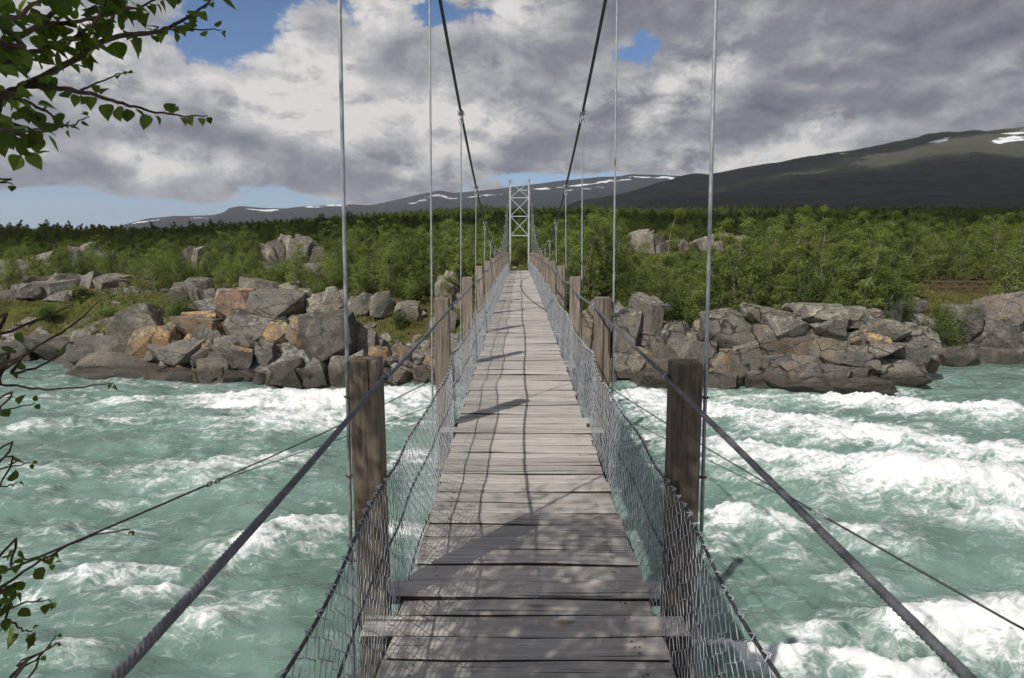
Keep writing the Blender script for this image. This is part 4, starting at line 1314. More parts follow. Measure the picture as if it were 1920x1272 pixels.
cliff('ledged_cliff', 'long ledged cliff with horizontal cracks and a pale lichen-crusted rim',
      [(1318, 1424, 584, 656, GREY, 0.1), (1396, 1480, 578, 610, PALE), (1436, 1516, 594, 630, COOL, -0.35), (1496, 1584, 572, 608, PALE, 0.1), (1524, 1584, 598, 630, COOL, -0.3), (1566, 1644, 580, 616, PALE, 0.0),
       (1606, 1664, 596, 634, GREY, -0.15), (1636, 1704, 604, 644, PALE, 0.0), (1676, 1764, 622, 668, GREY, -0.1), (1376, 1440, 640, 726, GREY, -0.1), (1412, 1526, 612, 672, WARM, 0.35), (1504, 1606, 616, 660, WARM, 0.25),
       (1566, 1656, 614, 654, GOLD, 0.4), (1590, 1704, 640, 674, GREY, -0.1), (1642, 1742, 642, 696, COOL, 0.0), (1514, 1586, 644, 694, WARM, 0.1), (1556, 1644, 650, 686, GREY, 0.15), (1426, 1486, 664, 718, COOL, 0.0),
       (1466, 1544, 668, 710, WARM, -0.1), (1498, 1588, 684, 722, GREY, -0.15), (1540, 1632, 678, 724, GREY, 0.1), (1618, 1744, 668, 726, GREY, -0.2), (1444, 1566, 702, 740, DARK, -0.4), (1556, 1668, 710, 742, DARK, -0.35),
       (1328, 1404, 650, 728, WARM, 0.2), (1400, 1470, 690, 734, DARK, -0.25), (1420, 1480, 620, 650, GREY, 0.0)], 41)
# ------------------------------------------------------------------ birches and willow bushes of the far bank
def leaf_cards(P, size, rg, mat, name, squash=1.0, shade=None):
    n = len(P)
    nrm = rg.normal(0, 0.6, (n, 3)); nrm[:, 2] = np.abs(nrm[:, 2]) + 0.55
    out = P - P.mean(0); nrm += 0.55 * out / (np.linalg.norm(out, axis=1, keepdims=True) + 1e-6)
    nrm /= np.linalg.norm(nrm, axis=1, keepdims=True)
    a = np.cross(nrm, rg.normal(0, 1, (n, 3))); a /= np.linalg.norm(a, axis=1, keepdims=True)
    b = np.cross(nrm, a)
    s = size * rg.uniform(0.6, 1.25, (n, 1))
    V = np.stack([P - a * s, P + b * s * 0.55, P + a * s, P - b * s * 0.55], 1).reshape(-1, 3)
    F = np.arange(4 * n).reshape(-1, 4)
    me = np_mesh(name, V, F, mat, smooth=False)
    attr(me, 'shade', np.repeat(rg.uniform(0, 1, n) if shade is None else shade, 4))
    return me

def birch_meshes(seed, h, stems, spread, ncards, card, mat=None):
    """crooked pale stems with limbs; leaves gather in tufts along the limbs so the crown stays open"""
    rg = np.random.default_rng(seed)
    mb = MB(); tips = []
    for s in range(stems):
        ang = rg.uniform(0, 6.28); lean = rg.uniform(0.05, 0.24) * (1.3 if stems > 1 else 0.7)
        base = np.array([rg.uniform(-0.15, 0.15) * (stems > 1), rg.uniform(-0.15, 0.15) * (stems > 1), -0.15])
        hh = h * rg.uniform(0.72, 1.0)
        pts = []; cur = base.copy(); d = np.array([math.cos(ang) * lean, math.sin(ang) * lean, 1.0])
        ns = 8
        for i in range(ns + 1):
            pts.append(cur.copy())
            d[:2] += rg.normal(0, 0.10, 2); d[:2] *= 0.92
            cur = cur + d / np.linalg.norm(d) * hh / ns
        rad = [0.020 * h * (1 - 0.86 * i / ns) * rg.uniform(0.85, 1.0) / math.sqrt(stems) * 0.78 + 0.006 for i in range(ns + 1)]
        mb.tube(pts, rad, 6)
        for i in range(1, ns + 1):
            for k in range(rg.integers(2, 4)):
                f = i / ns
                L = spread * (0.35 + 0.75 * math.sin(min(1, f * 0.95 + 0.10) * math.pi)) * rg.uniform(0.55, 1.15)
                t = rg.uniform(0, 6.28)
                e = np.array([math.cos(t), math.sin(t), rg.uniform(0.25, 0.95)]); e /= np.linalg.norm(e)
                p0 = pts[i] - (pts[i] - pts[i - 1]) * rg.uniform(0, 0.9)
                p1 = p0 + e * L * 0.55; p2 = p0 + e * L + np.array([0, 0, rg.uniform(-0.12, 0.10) * L])
                mb.tube([p0, p1, p2], [0.010 + 0.0022 * h, 0.008 + 0.001 * h, 0.004], 4, cap=False)
                for q in (0.35, 0.6, 0.8, 1.0):
                    tips.append((p0 + (p2 - p0) * q, 0.10 + 0.20 * spread * (0.6 + 0.4 * q)))
        tips.append((pts[-1], 0.22 * spread + 0.08))
    T = np.array([t[0] for t in tips]); Rr = np.array([t[1] for t in tips])
    w_ = Rr ** 1.5; w_ /= w_.sum()
    k = rg.choice(len(T), ncards, p=w_)
    u = rg.normal(0, 1, (ncards, 3)); u /= np.linalg.norm(u, axis=1, keepdims=True)
    P = T[k] + u * (Rr[k] * rg.uniform(0.1, 1.0, ncards) ** 0.6)[:, None] * np.array([1, 1, 0.72])
    P = P[P[:, 2] > 0.06 * h]
    crown = leaf_cards(P, card, rg, mat or M['leaf'], 'crown')
    return mb.mesh('trunk', M['bark']), crown

def bush_meshes(seed, r, ncards, card):
    rg = np.random.default_rng(seed)
    mb = MB(); tips = []
    for s in range(9):
        t = rg.uniform(0, 6.28); sp = rg.uniform(0.1, 0.9)
        e = np.array([math.cos(t) * sp, math.sin(t) * sp, rg.uniform(0.55, 1.0)]); L = r * rg.uniform(0.7, 1.15)
        p1 = e * L * 0.5 + rg.normal(0, 0.04, 3); p2 = e * L
        mb.tube([(0, 0, -0.1), p1, p2], [0.018, 0.012, 0.005], 4, cap=False)
        for q in (0.4, 0.7, 1.0): tips.append((p2 * q, r * (0.26 + 0.10 * q)))
    T = np.array([t[0] for t in tips]); Rr = np.array([t[1] for t in tips])
    k = rg.integers(0, len(T), ncards)
    u = rg.normal(0, 1, (ncards, 3)); u /= np.linalg.norm(u, axis=1, keepdims=True)
    P = T[k] + u * (Rr[k] * rg.uniform(0.1, 1, ncards) ** 0.55)[:, None]
    P = P[P[:, 2] > 0.02]
    return mb.mesh('stems', M['bark']), leaf_cards(P, card, rg, M['bushleaf'], 'crown')

BIRCH = [birch_meshes(k + 1, *a) for k, a in enumerate([(4.6, 1, 1.0, 3600, 0.058), (5.4, 2, 1.1, 4400, 0.060), (3.9, 2, 1.05, 3600, 0.056), (5.0, 3, 1.0, 4600, 0.058),
                                                        (3.2, 3, 1.0, 3000, 0.054), (6.0, 1, 1.15, 4200, 0.062), (4.2, 4, 1.2, 4400, 0.058), (2.7, 2, 0.8, 2200, 0.050)])]
BUSH = [bush_meshes(k + 50, *a) for k, a in enumerate([(1.0, 1500, 0.050), (1.3, 2200, 0.052), (0.8, 1100, 0.046), (1.6, 2800, 0.054)])]

def plant_tree(p, var, sc, rz, label, group, bush=False, cat='tree'):
    src = (BUSH if bush else BIRCH)[var]
    root = empty('willow_bush' if bush else 'birch_tree', p, rz)
    root.scale = (sc, sc, sc * (1.0 if bush else random.uniform(0.94, 1.08)))
    child('stems' if bush else 'trunk', src[0], root)
    child('crown', src[1], root)
    tag(root, label, cat, group)
    return root

def zone_of(px, Y):
    """words for the stretch of wood a tree stands in, by the things beside it"""
    near = Y < 56
    if px < 210: z = ('far left edge of the bank', 'left edge')
    elif px < 480: z = ('slope behind the golden boulder', 'golden boulder')
    elif px < 640: z = ('thicket behind the rubble slope', 'rubble slope')
    elif px < 830: z = ('thicket between the nearest left hanger and the bridge', 'left hangers')
    elif px < 972: z = ('wood just left of the far tower', 'tower left')
    elif px < 1120: z = ('wood just right of the far tower', 'tower right')
    elif px < 1320: z = ('thicket above the columnar cliff', 'columnar cliff')
    elif px < 1560: z = ('wood on top of the ledged cliff', 'ledged cliff')
    elif px < 1740: z = ('wood behind the far end of the ledged cliff', 'cliff end')
    else: z = ('wood around the small wooden bridge at the far right', 'wooden bridge')
    return z[0], z[1], near

random.seed(99)
def px_of(x, y, z):
    q = CAM_M.transposed() @ (Vector((x, y, z)) - CAM_P)
    return 960 + 1280 * q.x / -q.z, 636 - 1280 * q.y / -q.z

def clear_spot(px, Y, x):
    """open heath, rock and the bridge itself stay free of trees"""
    t = Y - float(Yb(np.array(x)))
    if abs(x) < 1.7 and Y < 53: return False
    if 1690 < px < 1905 and Y < 49.4: return False          # the small wooden bridge stays in sight
    if px < 300: return t > 15 + 4 * math.sin(x * 0.6) or (t > 9 and random.random() < 0.06)
    if px < 480: return t > 12 or (t > 9 and random.random() < 0.08)
    if px < 820: return t > 8.5
    if px < 1090: return t > 5
    if px < 1330: return t > 3.8
    if px < 1560: return t > 3.2
    return t > 3.5
taken = []
n_birch = 0
# candidates from the near edge backwards: the nearest show largest
cand = []
rg = random.Random(4)
for i in range(9000):
    Y = 36 + 66 * rg.random() ** 1.35
    px = rg.uniform(-30, 1950)
    x = at(px, 500, Y).x
    cand.append((Y, px, x))
cand.sort()
OUTC = [(490, 612, 84), (1162, 1262, 84), (1310, 1412, 88), (1256, 1312, 86), (346, 384, 72), (816, 872, 41)]
zone_n = {}
last_Y = 50
for Y, px, x in cand:
    if n_birch >= 290: break
    if not clear_spot(px, Y, x): continue
    gap = 1.15 + 0.012 * (Y - 36)
    if any((x - a) ** 2 + (Y - b) ** 2 < gap * gap for a, b in taken): continue
    if any(p0 - 6 < px < p1 + 6 and 0 < Yo - Y < 46 and Y > 44 for p0, p1, Yo in OUTC): continue
    taken.append((x, Y))
    z = float(H(np.array(x), np.array(Y)))
    zl, zg, near = zone_of(px, Y)
    low = px < 700 and Y < 90
    var = rg.choice((4, 7, 2, 4)) if low else rg.choice((0, 1, 2, 3, 4, 5, 6, 6, 3))
    sc = rg.uniform(0.55, 0.95) if low else rg.uniform(0.62, 1.12)
    if var in (0, 5): sc *= 0.80
    zone_n.setdefault((zg, near), []).append((x, Y, z, var, sc, zl))
    n_birch += 1
    last_Y = Y
for (zg, near), items in zone_n.items():
    for k, (x, Y, z, var, sc, zl) in enumerate(items):
        look = ('slender', 'two-stemmed', 'small twin-stemmed', 'three-stemmed', 'short bushy', 'tall single-stemmed', 'spreading many-stemmed', 'little')[var]
        look = ('big ' if sc > 0.95 else '') + look
        lab = look + (' birch fronting the ' if near else ' birch deep in the ') + zl
        plant_tree((x, Y, z), var, sc, rg.uniform(0, 6.28), lab, ('front birches, ' if near else 'inner birches, ') + zg + ', ' + look)

# heath grass and dwarf shrubs between the rocks: nobody could count it
rgg = np.random.default_rng(6)
GP = []
while len(GP) < 7000:
    px = rgg.uniform(-20, 1940); t_ = rgg.uniform(1.5, 22) ** 1.0
    Y = 36 + rgg.uniform(0, 24); x = at(px, 500, Y).x
    t_ = Y - float(Yb(np.array(x)))
    if t_ < 2.6 or abs(x) < 0.9 and Y < 48: continue
    GP.append((x, Y))
GP = np.array(GP); GZ_ = H(GP[:, 0], GP[:, 1])
nb_ = 9
base = np.repeat(np.stack([GP[:, 0], GP[:, 1], GZ_ - 0.02], 1), nb_, 0) + np.concatenate([rgg.normal(0, 0.09, (len(GP) * nb_, 2)), np.zeros((len(GP) * nb_, 1))], 1)
hgt_ = rgg.uniform(0.10, 0.34, (len(base), 1)); dirn = rgg.normal(0, 0.35, (len(base), 3)); dirn[:, 2] = 1
tip = base + dirn * hgt_
sd = rgg.normal(0, 1, (len(base), 3)); sd[:, 2] = 0; sd /= np.linalg.norm(sd, axis=1, keepdims=True)
wd_ = rgg.uniform(0.012, 0.035, (len(base), 1))
Vg = np.stack([base - sd * wd_, base + sd * wd_, tip], 1).reshape(-1, 3)
gm = np_mesh('heath_grass', Vg, np.arange(len(Vg)).reshape(-1, 3), M['grass'], smooth=False)
attr(gm, 'shade', np.repeat(rgg.uniform(0, 1, len(base)), 3))
tag(child('heath_grass', gm, None), 'low grass and dwarf shrubs between the rocks of the bank', 'grass', kind='stuff')

# bushes that can be told apart
for px, py, v, sc, lab in [(335, 604, 1, 1.25, 'dark green bush in front of the grey hump of rock'), (560, 575, 2, 1.1, 'low green bush above the shaded overhang block'),
                           (600, 560, 0, 1.0, 'small bush before the lichen outcrop'), (300, 470 + 60, 1, 1.5, 'wide bush on the left heath beyond the pale slab'),
                           (1180, 590, 1, 1.1, 'bush hanging over the columnar cliff edge'), (1270, 600, 3, 1.0, 'big bush filling the notch above the shattered rock face'),
                           (1300, 612, 0, 1.0, 'small bush low in the notch above the shattered rock face'), (1225, 600, 1, 1.0, 'bush beside the notch above the columnar cliff'),
                           (1770, 625, 3, 1.15, 'big dark bush on the slope past the cliff corner'), (1740, 640, 1, 1.15, 'green bush right at the cliff corner'),
                           (1790, 660, 3, 0.9, 'lower bush between cliff corner and wet rock'), (1690, 600, 1, 1.1, 'bush on the mossy step behind the cliff'),
                           (1600, 588, 1, 1.0, 'bush at the top rim of the ledged cliff'), (750, 618, 2, 1.3, 'small green bush on the moss slope left of the bridge'),
                           (735, 655, 2, 0.8, 'little sapling bush above the cobbles left of the bridge'), (770, 565, 3, 0.9, 'tall bush behind the pale rounded rock'),
                           (205, 600, 0, 0.9, 'small bush left of the lichen-spotted slab'), (90, 600, 0, 1.1, 'bush on the ledge above the left inlet'),
                           (150, 560, 2, 1.2, 'low bush before the long flat pale slab')]:
    p = land_hit(px, py)
    plant_tree(p, v, sc, px * 0.7, lab, None, True, 'bush')
random.seed(41)
nb = 0
while nb < 110:
    px = random.uniform(0, 1920); Y = random.uniform(39, 60)
    x = at(px, 500, Y).x
    if abs(x) < 1.8 or not clear_spot(px, Y, x): continue
    z = float(H(np.array(x), np.array(Y)))
    zl, zg, near = zone_of(px, Y)
    plant_tree((x, Y, z), random.randrange(4), random.uniform(0.7, 1.1), random.uniform(0, 6.28), 'low willow bush in the ' + zl, 'willow bushes, ' + zg, True, 'bush')
    nb += 1

# the wood that runs on over the hill, past the trees one can pick out
FAR = [birch_meshes(k + 81, *a, M['farleaf']) for k, a in enumerate([(4.8, 2, 1.4, 3000, 0.075), (5.6, 1, 1.3, 3000, 0.075), (4.2, 3, 1.5, 3000, 0.078),
                                                                   (4.8, 2, 1.5, 900, 0.16), (5.6, 1, 1.35, 900, 0.16), (4.2, 3, 1.6, 900, 0.17)])]
rg = np.random.default_rng(12)
pts, var, scl = [], [], []
Y = last_Y - 1.0
while Y < 720:
    step = 2.3 + Y * 0.0052
    half = 0.86 * Y + 10
    n = int(2 * half / (step * 1.05))
    xs_ = np.linspace(-half, half, n) + rg.normal(0, step * 0.4, n)
    ysn = Y + rg.normal(0, step * 0.4, n)
    keep = rg.random(n) < (0.93 if Y > 140 else 0.86)
    for p0, p1, Yo in OUTC[:5]:
        pxs = 973 + 1280 * xs_ / ysn
        keep &= ~((pxs > p0 - 8) & (pxs < p1 + 8) & (ysn > Yo - 44) & (ysn < Yo + 6))
    pts.append(np.stack([xs_[keep], ysn[keep], H(xs_[keep], ysn[keep]) - 0.15], 1))
    Y += step
P = np.concatenate(pts)
me = bpy.data.meshes.new('birch_forest')
me.vertices.add(len(P)); me.vertices.foreach_set('co', P.astype(np.float32).ravel()); me.update()
clump = fbm(P[:, 0] * 0.03, P[:, 1] * 0.03, 3)
attr(me, 'size', np.clip(rg.uniform(0.62, 1.15, len(P)) * (1 + 0.35 * clump) * (1 - 0.35 * sstep(-0.25, -0.65, P[:, 0] / P[:, 1]) * (P[:, 1] < 170)), 0.35, 1.5))
attr(me, 'turn', rg.uniform(0, 6.28, len(P)))
attr(me, 'sort', rg.uniform(0, 3, len(P)) + 3.0 * (P[:, 1] > 190))       # finer trees nearer
forest = tag(child('birch_forest', me, None), 'dense birch forest running back over the low hill', 'forest', kind='stuff')
srcs = []
for k, (tr, cr) in enumerate(FAR):                   # trunk and crown of each far tree joined into one mesh
    bm = bmesh.new(); bm.from_mesh(cr); nf = len(bm.faces); bm.from_mesh(tr)
    bm.faces.ensure_lookup_table()
    for f in bm.faces[nf:]: f.material_index = 1
    m2 = bpy.data.meshes.new('far_birch'); bm.to_mesh(m2); bm.free()
    m2.materials.append(M['farleaf']); m2.materials.append(M['bark'])
    srcs.append(m2)
ng = bpy.data.node_groups.new('scatter_forest', 'GeometryNodeTree')
ng.interface.new_socket('Geometry', in_out='INPUT', socket_type='NodeSocketGeometry')
ng.interface.new_socket('Geometry', in_out='OUTPUT', socket_type='NodeSocketGeometry')
gi, go = ng.nodes.new('NodeGroupInput'), ng.nodes.new('NodeGroupOutput')
m2p = ng.nodes.new('GeometryNodeMeshToPoints'); ng.links.new(gi.outputs[0], m2p.inputs[0])
def named(nm):
    nd = ng.nodes.new('GeometryNodeInputNamedAttribute'); nd.data_type = 'FLOAT'; nd.inputs[0].default_value = nm
    return nd.outputs[0]
join = ng.nodes.new('GeometryNodeJoinGeometry')
for k, m2 in enumerate(srcs):
    proto = bpy.data.objects.new('far_birch', m2)       # unlinked source mesh for the scatter
    oi = ng.nodes.new('GeometryNodeObjectInfo'); oi.inputs[0].default_value = proto
    iop = ng.nodes.new('GeometryNodeInstanceOnPoints')
    cmp_ = ng.nodes.new('FunctionNodeCompare'); cmp_.data_type = 'FLOAT'; cmp_.operation = 'LESS_THAN'
    sub = ng.nodes.new('ShaderNodeMath'); sub.operation = 'SUBTRACT'; ng.links.new(named('sort'), sub.inputs[0]); sub.inputs[1].default_value = k + 0.5
    ab = ng.nodes.new('ShaderNodeMath'); ab.operation = 'ABSOLUTE'; ng.links.new(sub.outputs[0], ab.inputs[0])
    ng.links.new(ab.outputs[0], cmp_.inputs[0]); cmp_.inputs[1].default_value = 0.5
    cx = ng.nodes.new('ShaderNodeCombineXYZ'); ng.links.new(named('turn'), cx.inputs[2])
    ng.links.new(m2p.outputs[0], iop.inputs['Points']); ng.links.new(oi.outputs['Geometry'], iop.inputs['Instance'])
    ng.links.new(cmp_.outputs[0], iop.inputs['Selection'])
    ng.links.new(cx.outputs[0], iop.inputs['Rotation']); ng.links.new(named('size'), iop.inputs['Scale'])
    ng.links.new(iop.outputs[0], join.inputs[0])
ng.links.new(join.outputs[0], go.inputs[0])
md = forest.modifiers.new('scatter', 'NODES'); md.node_group = ng
print('forest points', len(P), 'birches', n_birch, 'to Y', last_Y)
# ------------------------------------------------------------------ small wooden bridge far right on the other bank
Yw = 47.0
a_, b_ = at(1742, 549, Yw), at(1872, 549, Yw)
zdk = (a_.z + b_.z) / 2
wb = empty('wooden_footbridge', (a_.x, Yw, zdk))
tag(wb, 'small brown wooden footbridge with railings over the gully far right', 'footbridge')
Lw = b_.x - a_.x
for k in range(2):
    mb = MB(); mb.box((Lw / 2, k * 1.1, -0.14), (Lw, 0.14, 0.18)); mb.build('bearer', M['brown_timber'], wb)
for i in range(24):
    mb = MB(); mb.box(((i + 0.5) * Lw / 24, 0.55, -0.02), (Lw / 24 * 0.92, 1.3, 0.045)); mb.build('deck_board', M['brown_timber'], wb)
for k in range(2):
    for i in range(7):
        mb = MB(); mb.box((0.10 + i * (Lw - 0.2) / 6, k * 1.1, 0.36), (0.10, 0.09, 0.76)); mb.build('rail_post', M['brown_timber'], wb)
    for z in (0.36, 0.74):
        mb = MB(); mb.box((Lw / 2, k * 1.1 - 0.075, z), (Lw, 0.05, 0.075)); mb.build('rail', M['brown_timber'], wb)

# ------------------------------------------------------------------ birch beside the camera
def leaf_outline(n=9, serr=0.10):
    """ovate birch leaf, tip up +Y, stalk at the origin, toothed edge, folded a little along the midrib"""
    right = []
    for i in range(n + 1):
        t = i / n
        wd = 0.43 * math.sin(math.pi * min(1, t * 1.02) ** 0.72) ** 0.85 * (1 - 0.25 * t)
        right.append((wd, 0.06 + t * 0.94))
        if i < n:
            tm = (i + 0.62) / n
            wm = 0.43 * math.sin(math.pi * min(1, tm * 1.02) ** 0.72) ** 0.85 * (1 - 0.25 * tm)
            right.append((wm * (1 + serr) + 0.012, 0.06 + (i + 0.86) / n * 0.94))
    right[-1] = (0.0, 1.02)
    return right
def leaf_mesh(seed, curl, fold):
    rg_ = random.Random(seed)
    R_ = leaf_outline()
    vs, fs = [], []
    m = len(R_)
    mid = [(0, y, 0) for _, y in R_]
    for side in (1, -1):
        base = len(vs)
        vs += [(0, y, -curl * y * y) for _, y in R_]
        vs += [(side * x, y, -curl * y * y + fold * x + rg_.uniform(-0.012, 0.012)) for x, y in R_]
        for i in range(m - 1):
            q = (base + i, base + m + i, base + m + i + 1, base + i + 1)
            fs.append(q if side > 0 else q[::-1])
    o = len(vs)
    vs += [(-0.010, -0.22, 0), (0.010, -0.22, 0), (0.012, 0.08, 0), (-0.012, 0.08, 0)]
    fs.append((o, o + 1, o + 2, o + 3))
    me = bpy.data.meshes.new('leaf')
    me.from_pydata(vs, [], fs); me.update()
    me.polygons.foreach_set('use_smooth', [True] * len(me.polygons))
    me.materials.append(M['nearleaf'])
    return me
LEAF = [leaf_mesh(k, c, f) for k, (c, f) in enumerate([(0.10, 0.18), (0.22, 0.32), (0.02, 0.10), (0.30, 0.45), (0.14, 0.55)])]

tree = empty('birch_tree', (-2.25, 0.35, 3.9))
tag(tree, 'birch beside the bridge whose serrated leaves reach in at the upper left', 'tree')
T0 = Vector(tree.location)
def tp(v): return Vector(v) - T0
mb = MB()
trunk_pts = [Vector((-2.25, 0.35, 3.6)), Vector((-2.22, 0.30, 4.8)), Vector((-2.16, 0.22, 6.0)), Vector((-2.05, 0.10, 7.2)), Vector((-1.98, 0.02, 8.4)), Vector((-1.92, 0.02, 9.6)), Vector((-1.9, 0.05, 10.4))]
mb.tube([tp(p) for p in trunk_pts], [0.10, 0.085, 0.072, 0.058, 0.042, 0.024, 0.01], 9)
mb.build('trunk', M['bark'], tree)

rgl = random.Random(63)
leaf_spots = []
def branch(pix, depths, r0, r1, leafy=(0.15, 1.0), step=0.035, size=0.036, root=None, bunch=1, lf=None):
    """a limb whose visible run passes these points of the photograph, at these distances; it starts at the trunk"""
    vis = [at(a, b, d) for (a, b), d in zip(pix, depths)]
    pts = []
    if root is not None:
        pts = [Vector(root), (Vector(root) + vis[0]) / 2 + Vector((0, 0, 0.06))]
    allp = pts + vis
    # rounded path
    fine = []
    for i in range(len(allp) - 1):
        p0 = allp[max(i - 1, 0)]; p1 = allp[i]; p2 = allp[i + 1]; p3 = allp[min(i + 2, len(allp) - 1)]
        for k in range(5):
            t = k / 5
            fine.append(0.5 * ((2 * p1) + (p2 - p0) * t + (2 * p0 - 5 * p1 + 4 * p2 - p3) * t * t + (3 * p1 - p0 - 3 * p2 + p3) * t ** 3))
    fine.append(allp[-1])
    for i in range(1, len(fine) - 1):
        fine[i] = fine[i] + Vector((rgl.gauss(0, 1), rgl.gauss(0, 1), rgl.gauss(0, 1))) * 0.0013
    n_ = len(fine)
    m_ = MB()
    m_.tube([tp(p) for p in fine], [r0 + (r1 - r0) * i / (n_ - 1) for i in range(n_)], 6)
    bo = m_.build('branch', M['twig'], tree)
    # leaves along the visible run
    start = 10 if root is not None else 0
    L = [0.0]
    for p, q in zip(fine[start:-1], fine[start + 1:]): L.append(L[-1] + (q - p).length)
    tot = L[-1]
    d = tot * leafy[0]
    while d <= tot * leafy[1] + 1e-6:
        i = min(max(0, int(np.searchsorted(L, d)) - 1), len(L) - 2)
        f = (d - L[i]) / max(1e-6, L[i + 1] - L[i])
        p = fine[start + i].lerp(fine[start + i + 1], min(1, f))
        dr = (fine[start + i + 1] - fine[start + i]).normalized()
        for _ in range(bunch):
            leaf_spots.append((p.copy(), dr.copy(), size * 0.96 * rgl.uniform(0.6, 1.2), d / tot))
        d += step * rgl.uniform(0.6, 1.4)
    # small spray at the tip
    for _ in range(2): leaf_spots.append((fine[-1].copy(), dr.copy(), size * 0.5, 1.0))
    return bo

TR = (-2.08, 0.14, 6.9); TH = (-2.02, 0.06, 7.7)
branch([(-120, 225), (0, 181), (45, 162), (136, 113), (181, 72), (219, 8), (240, -60)], [1.20, 1.30, 1.34, 1.40, 1.44, 1.48, 1.5], 0.011, 0.0028, (0.25, 0.98), 0.011, 0.036, TR)
branch([(45, 162), (98, 164), (158, 174), (211, 189), (264, 204), (332, 217), (389, 217)], [1.34, 1.36, 1.40, 1.44, 1.48, 1.52, 1.55], 0.0058, 0.0012, (0.12, 0.98), 0.020, 0.033)
branch([(151, 170), (189, 153), (238, 134)], [1.39, 1.42, 1.46], 0.0026, 0.001, (0.35, 1.0), 0.026, 0.024)
branch([(136, 113), (204, 72), (287, 60), (336, 41), (396, 0), (430, -30)], [1.40, 1.44, 1.50, 1.54, 1.58, 1.6], 0.0062, 0.0014, (0.05, 0.95), 0.010, 0.036, bunch=1)
branch([(257, 62), (321, 57), (377, 57), (413, 57)], [1.48, 1.52, 1.56, 1.58], 0.0026, 0.001, (0.2, 1.0), 0.034, 0.032)
branch([(-100, 120), (0, 83), (72, 49), (128, 0), (150, -40)], [1.15, 1.25, 1.30, 1.36, 1.4], 0.008, 0.003, (0.15, 1.0), 0.009, 0.036, TR)
branch([(72, 49), (150, 40), (215, 25), (270, 10), (330, -20)], [1.30, 1.36, 1.42, 1.46, 1.5], 0.0045, 0.0015, (0.0, 1.0), 0.009, 0.036)
branch([(0, 120), (60, 100), (120, 78), (180, 40), (210, -30)], [1.22, 1.28, 1.34, 1.38, 1.42], 0.006, 0.002, (0.0, 1.0), 0.009, 0.036)
branch([(-60, 60), (0, 40), (50, 20), (100, -20)], [1.10, 1.16, 1.22, 1.26], 0.008, 0.003, (0.0, 1.0), 0.009, 0.036, TH)
branch([(-80, 175), (4, 181), (49, 192), (94, 215), (128, 240)], [1.15, 1.22, 1.28, 1.34, 1.38], 0.007, 0.0012, (0.25, 1.0), 0.014, 0.032, TR)
branch([(49, 192), (87, 236), (132, 234), (168, 219)], [1.28, 1.32, 1.36, 1.40], 0.003, 0.001, (0.1, 1.0), 0.028, 0.026)
branch([(-60, 240), (0, 262), (30, 275), (70, 292)], [1.10, 1.18, 1.22, 1.26], 0.006, 0.001, (0.2, 1.0), 0.013, 0.035, TR)
branch([(-30, 215), (10, 225), (50, 240), (86, 243)], [1.15, 1.22, 1.26, 1.30], 0.004, 0.001, (0.0, 1.0), 0.009, 0.036)
# bare and half bare twigs lower down
TL = (-2.2, 0.27, 5.4); TLL = (-2.24, 0.33, 4.4)
branch([(-80, 335), (0, 342), (24, 347)], [1.2, 1.28, 1.3], 0.003, 0.001, (0.99, 1.0), 0.05, 0.02, TR)
branch([(-80, 650), (0, 626), (95, 591), (148, 561)], [1.1, 1.2, 1.28, 1.34], 0.005, 0.0011, (0.45, 1.0), 0.045, 0.024, TL)
branch([(-80, 745), (0, 697), (118, 620), (192, 561)], [1.1, 1.2, 1.30, 1.38], 0.0055, 0.0012, (0.98, 1.0), 0.05, 0.012, TL)
branch([(-60, 735), (24, 703), (89, 680), (130, 641)], [1.1, 1.22, 1.28, 1.32], 0.005, 0.0011, (0.5, 1.0), 0.045, 0.024, TL)
branch([(-80, 715), (0, 721), (71, 730), (140, 727), (213, 718)], [1.1, 1.2, 1.26, 1.32, 1.38], 0.004, 0.0010, (0.25, 0.45), 0.06, 0.028, TL)
branch([(-60, 790), (0, 771), (65, 756)], [1.15, 1.24, 1.3], 0.003, 0.001, (0.5, 1.0), 0.04, 0.026, TL)
branch([(-60, 880), (0, 878), (58, 868)], [1.15, 1.24, 1.3], 0.003, 0.001, (0.6, 1.0), 0.05, 0.022, TL)
branch([(-60, 900), (0, 912), (32, 905)], [1.15, 1.24, 1.3], 0.003, 0.001, (0.4, 0.9), 0.05, 0.026, TL)
branch([(-100, 1180), (0, 1103), (77, 1052), (166, 1008), (243, 993)], [1.1, 1.22, 1.30, 1.38, 1.44], 0.0045, 0.0011, (0.25, 0.75), 0.035, 0.030, TLL)
branch([(-60, 1110), (20, 1060), (60, 1048), (100, 1056)], [1.1, 1.22, 1.28, 1.3], 0.0035, 0.0010, (0.45, 1.0), 0.022, 0.028, TLL)
branch([(-80, 1190), (0, 1150), (50, 1130), (96, 1128)], [1.1, 1.18, 1.24, 1.28], 0.004, 0.0010, (0.3, 1.0), 0.020, 0.028, TLL)
branch([(-60, 1180), (10, 1165), (40, 1180), (60, 1184)], [1.1, 1.18, 1.22, 1.24], 0.004, 0.0010, (0.2, 1.0), 0.020, 0.030, TLL)
branch([(-20, 1330), (18, 1272), (77, 1230), (106, 1191)], [1.1, 1.2, 1.26, 1.3], 0.004, 0.0010, (0.85, 1.0), 0.03, 0.018, TLL)
branch([(10, 1330), (30, 1250), (95, 1215), (112, 1205)], [1.12, 1.18, 1.24, 1.28], 0.003, 0.0010, (0.95, 1.0), 0.03, 0.014, TLL)
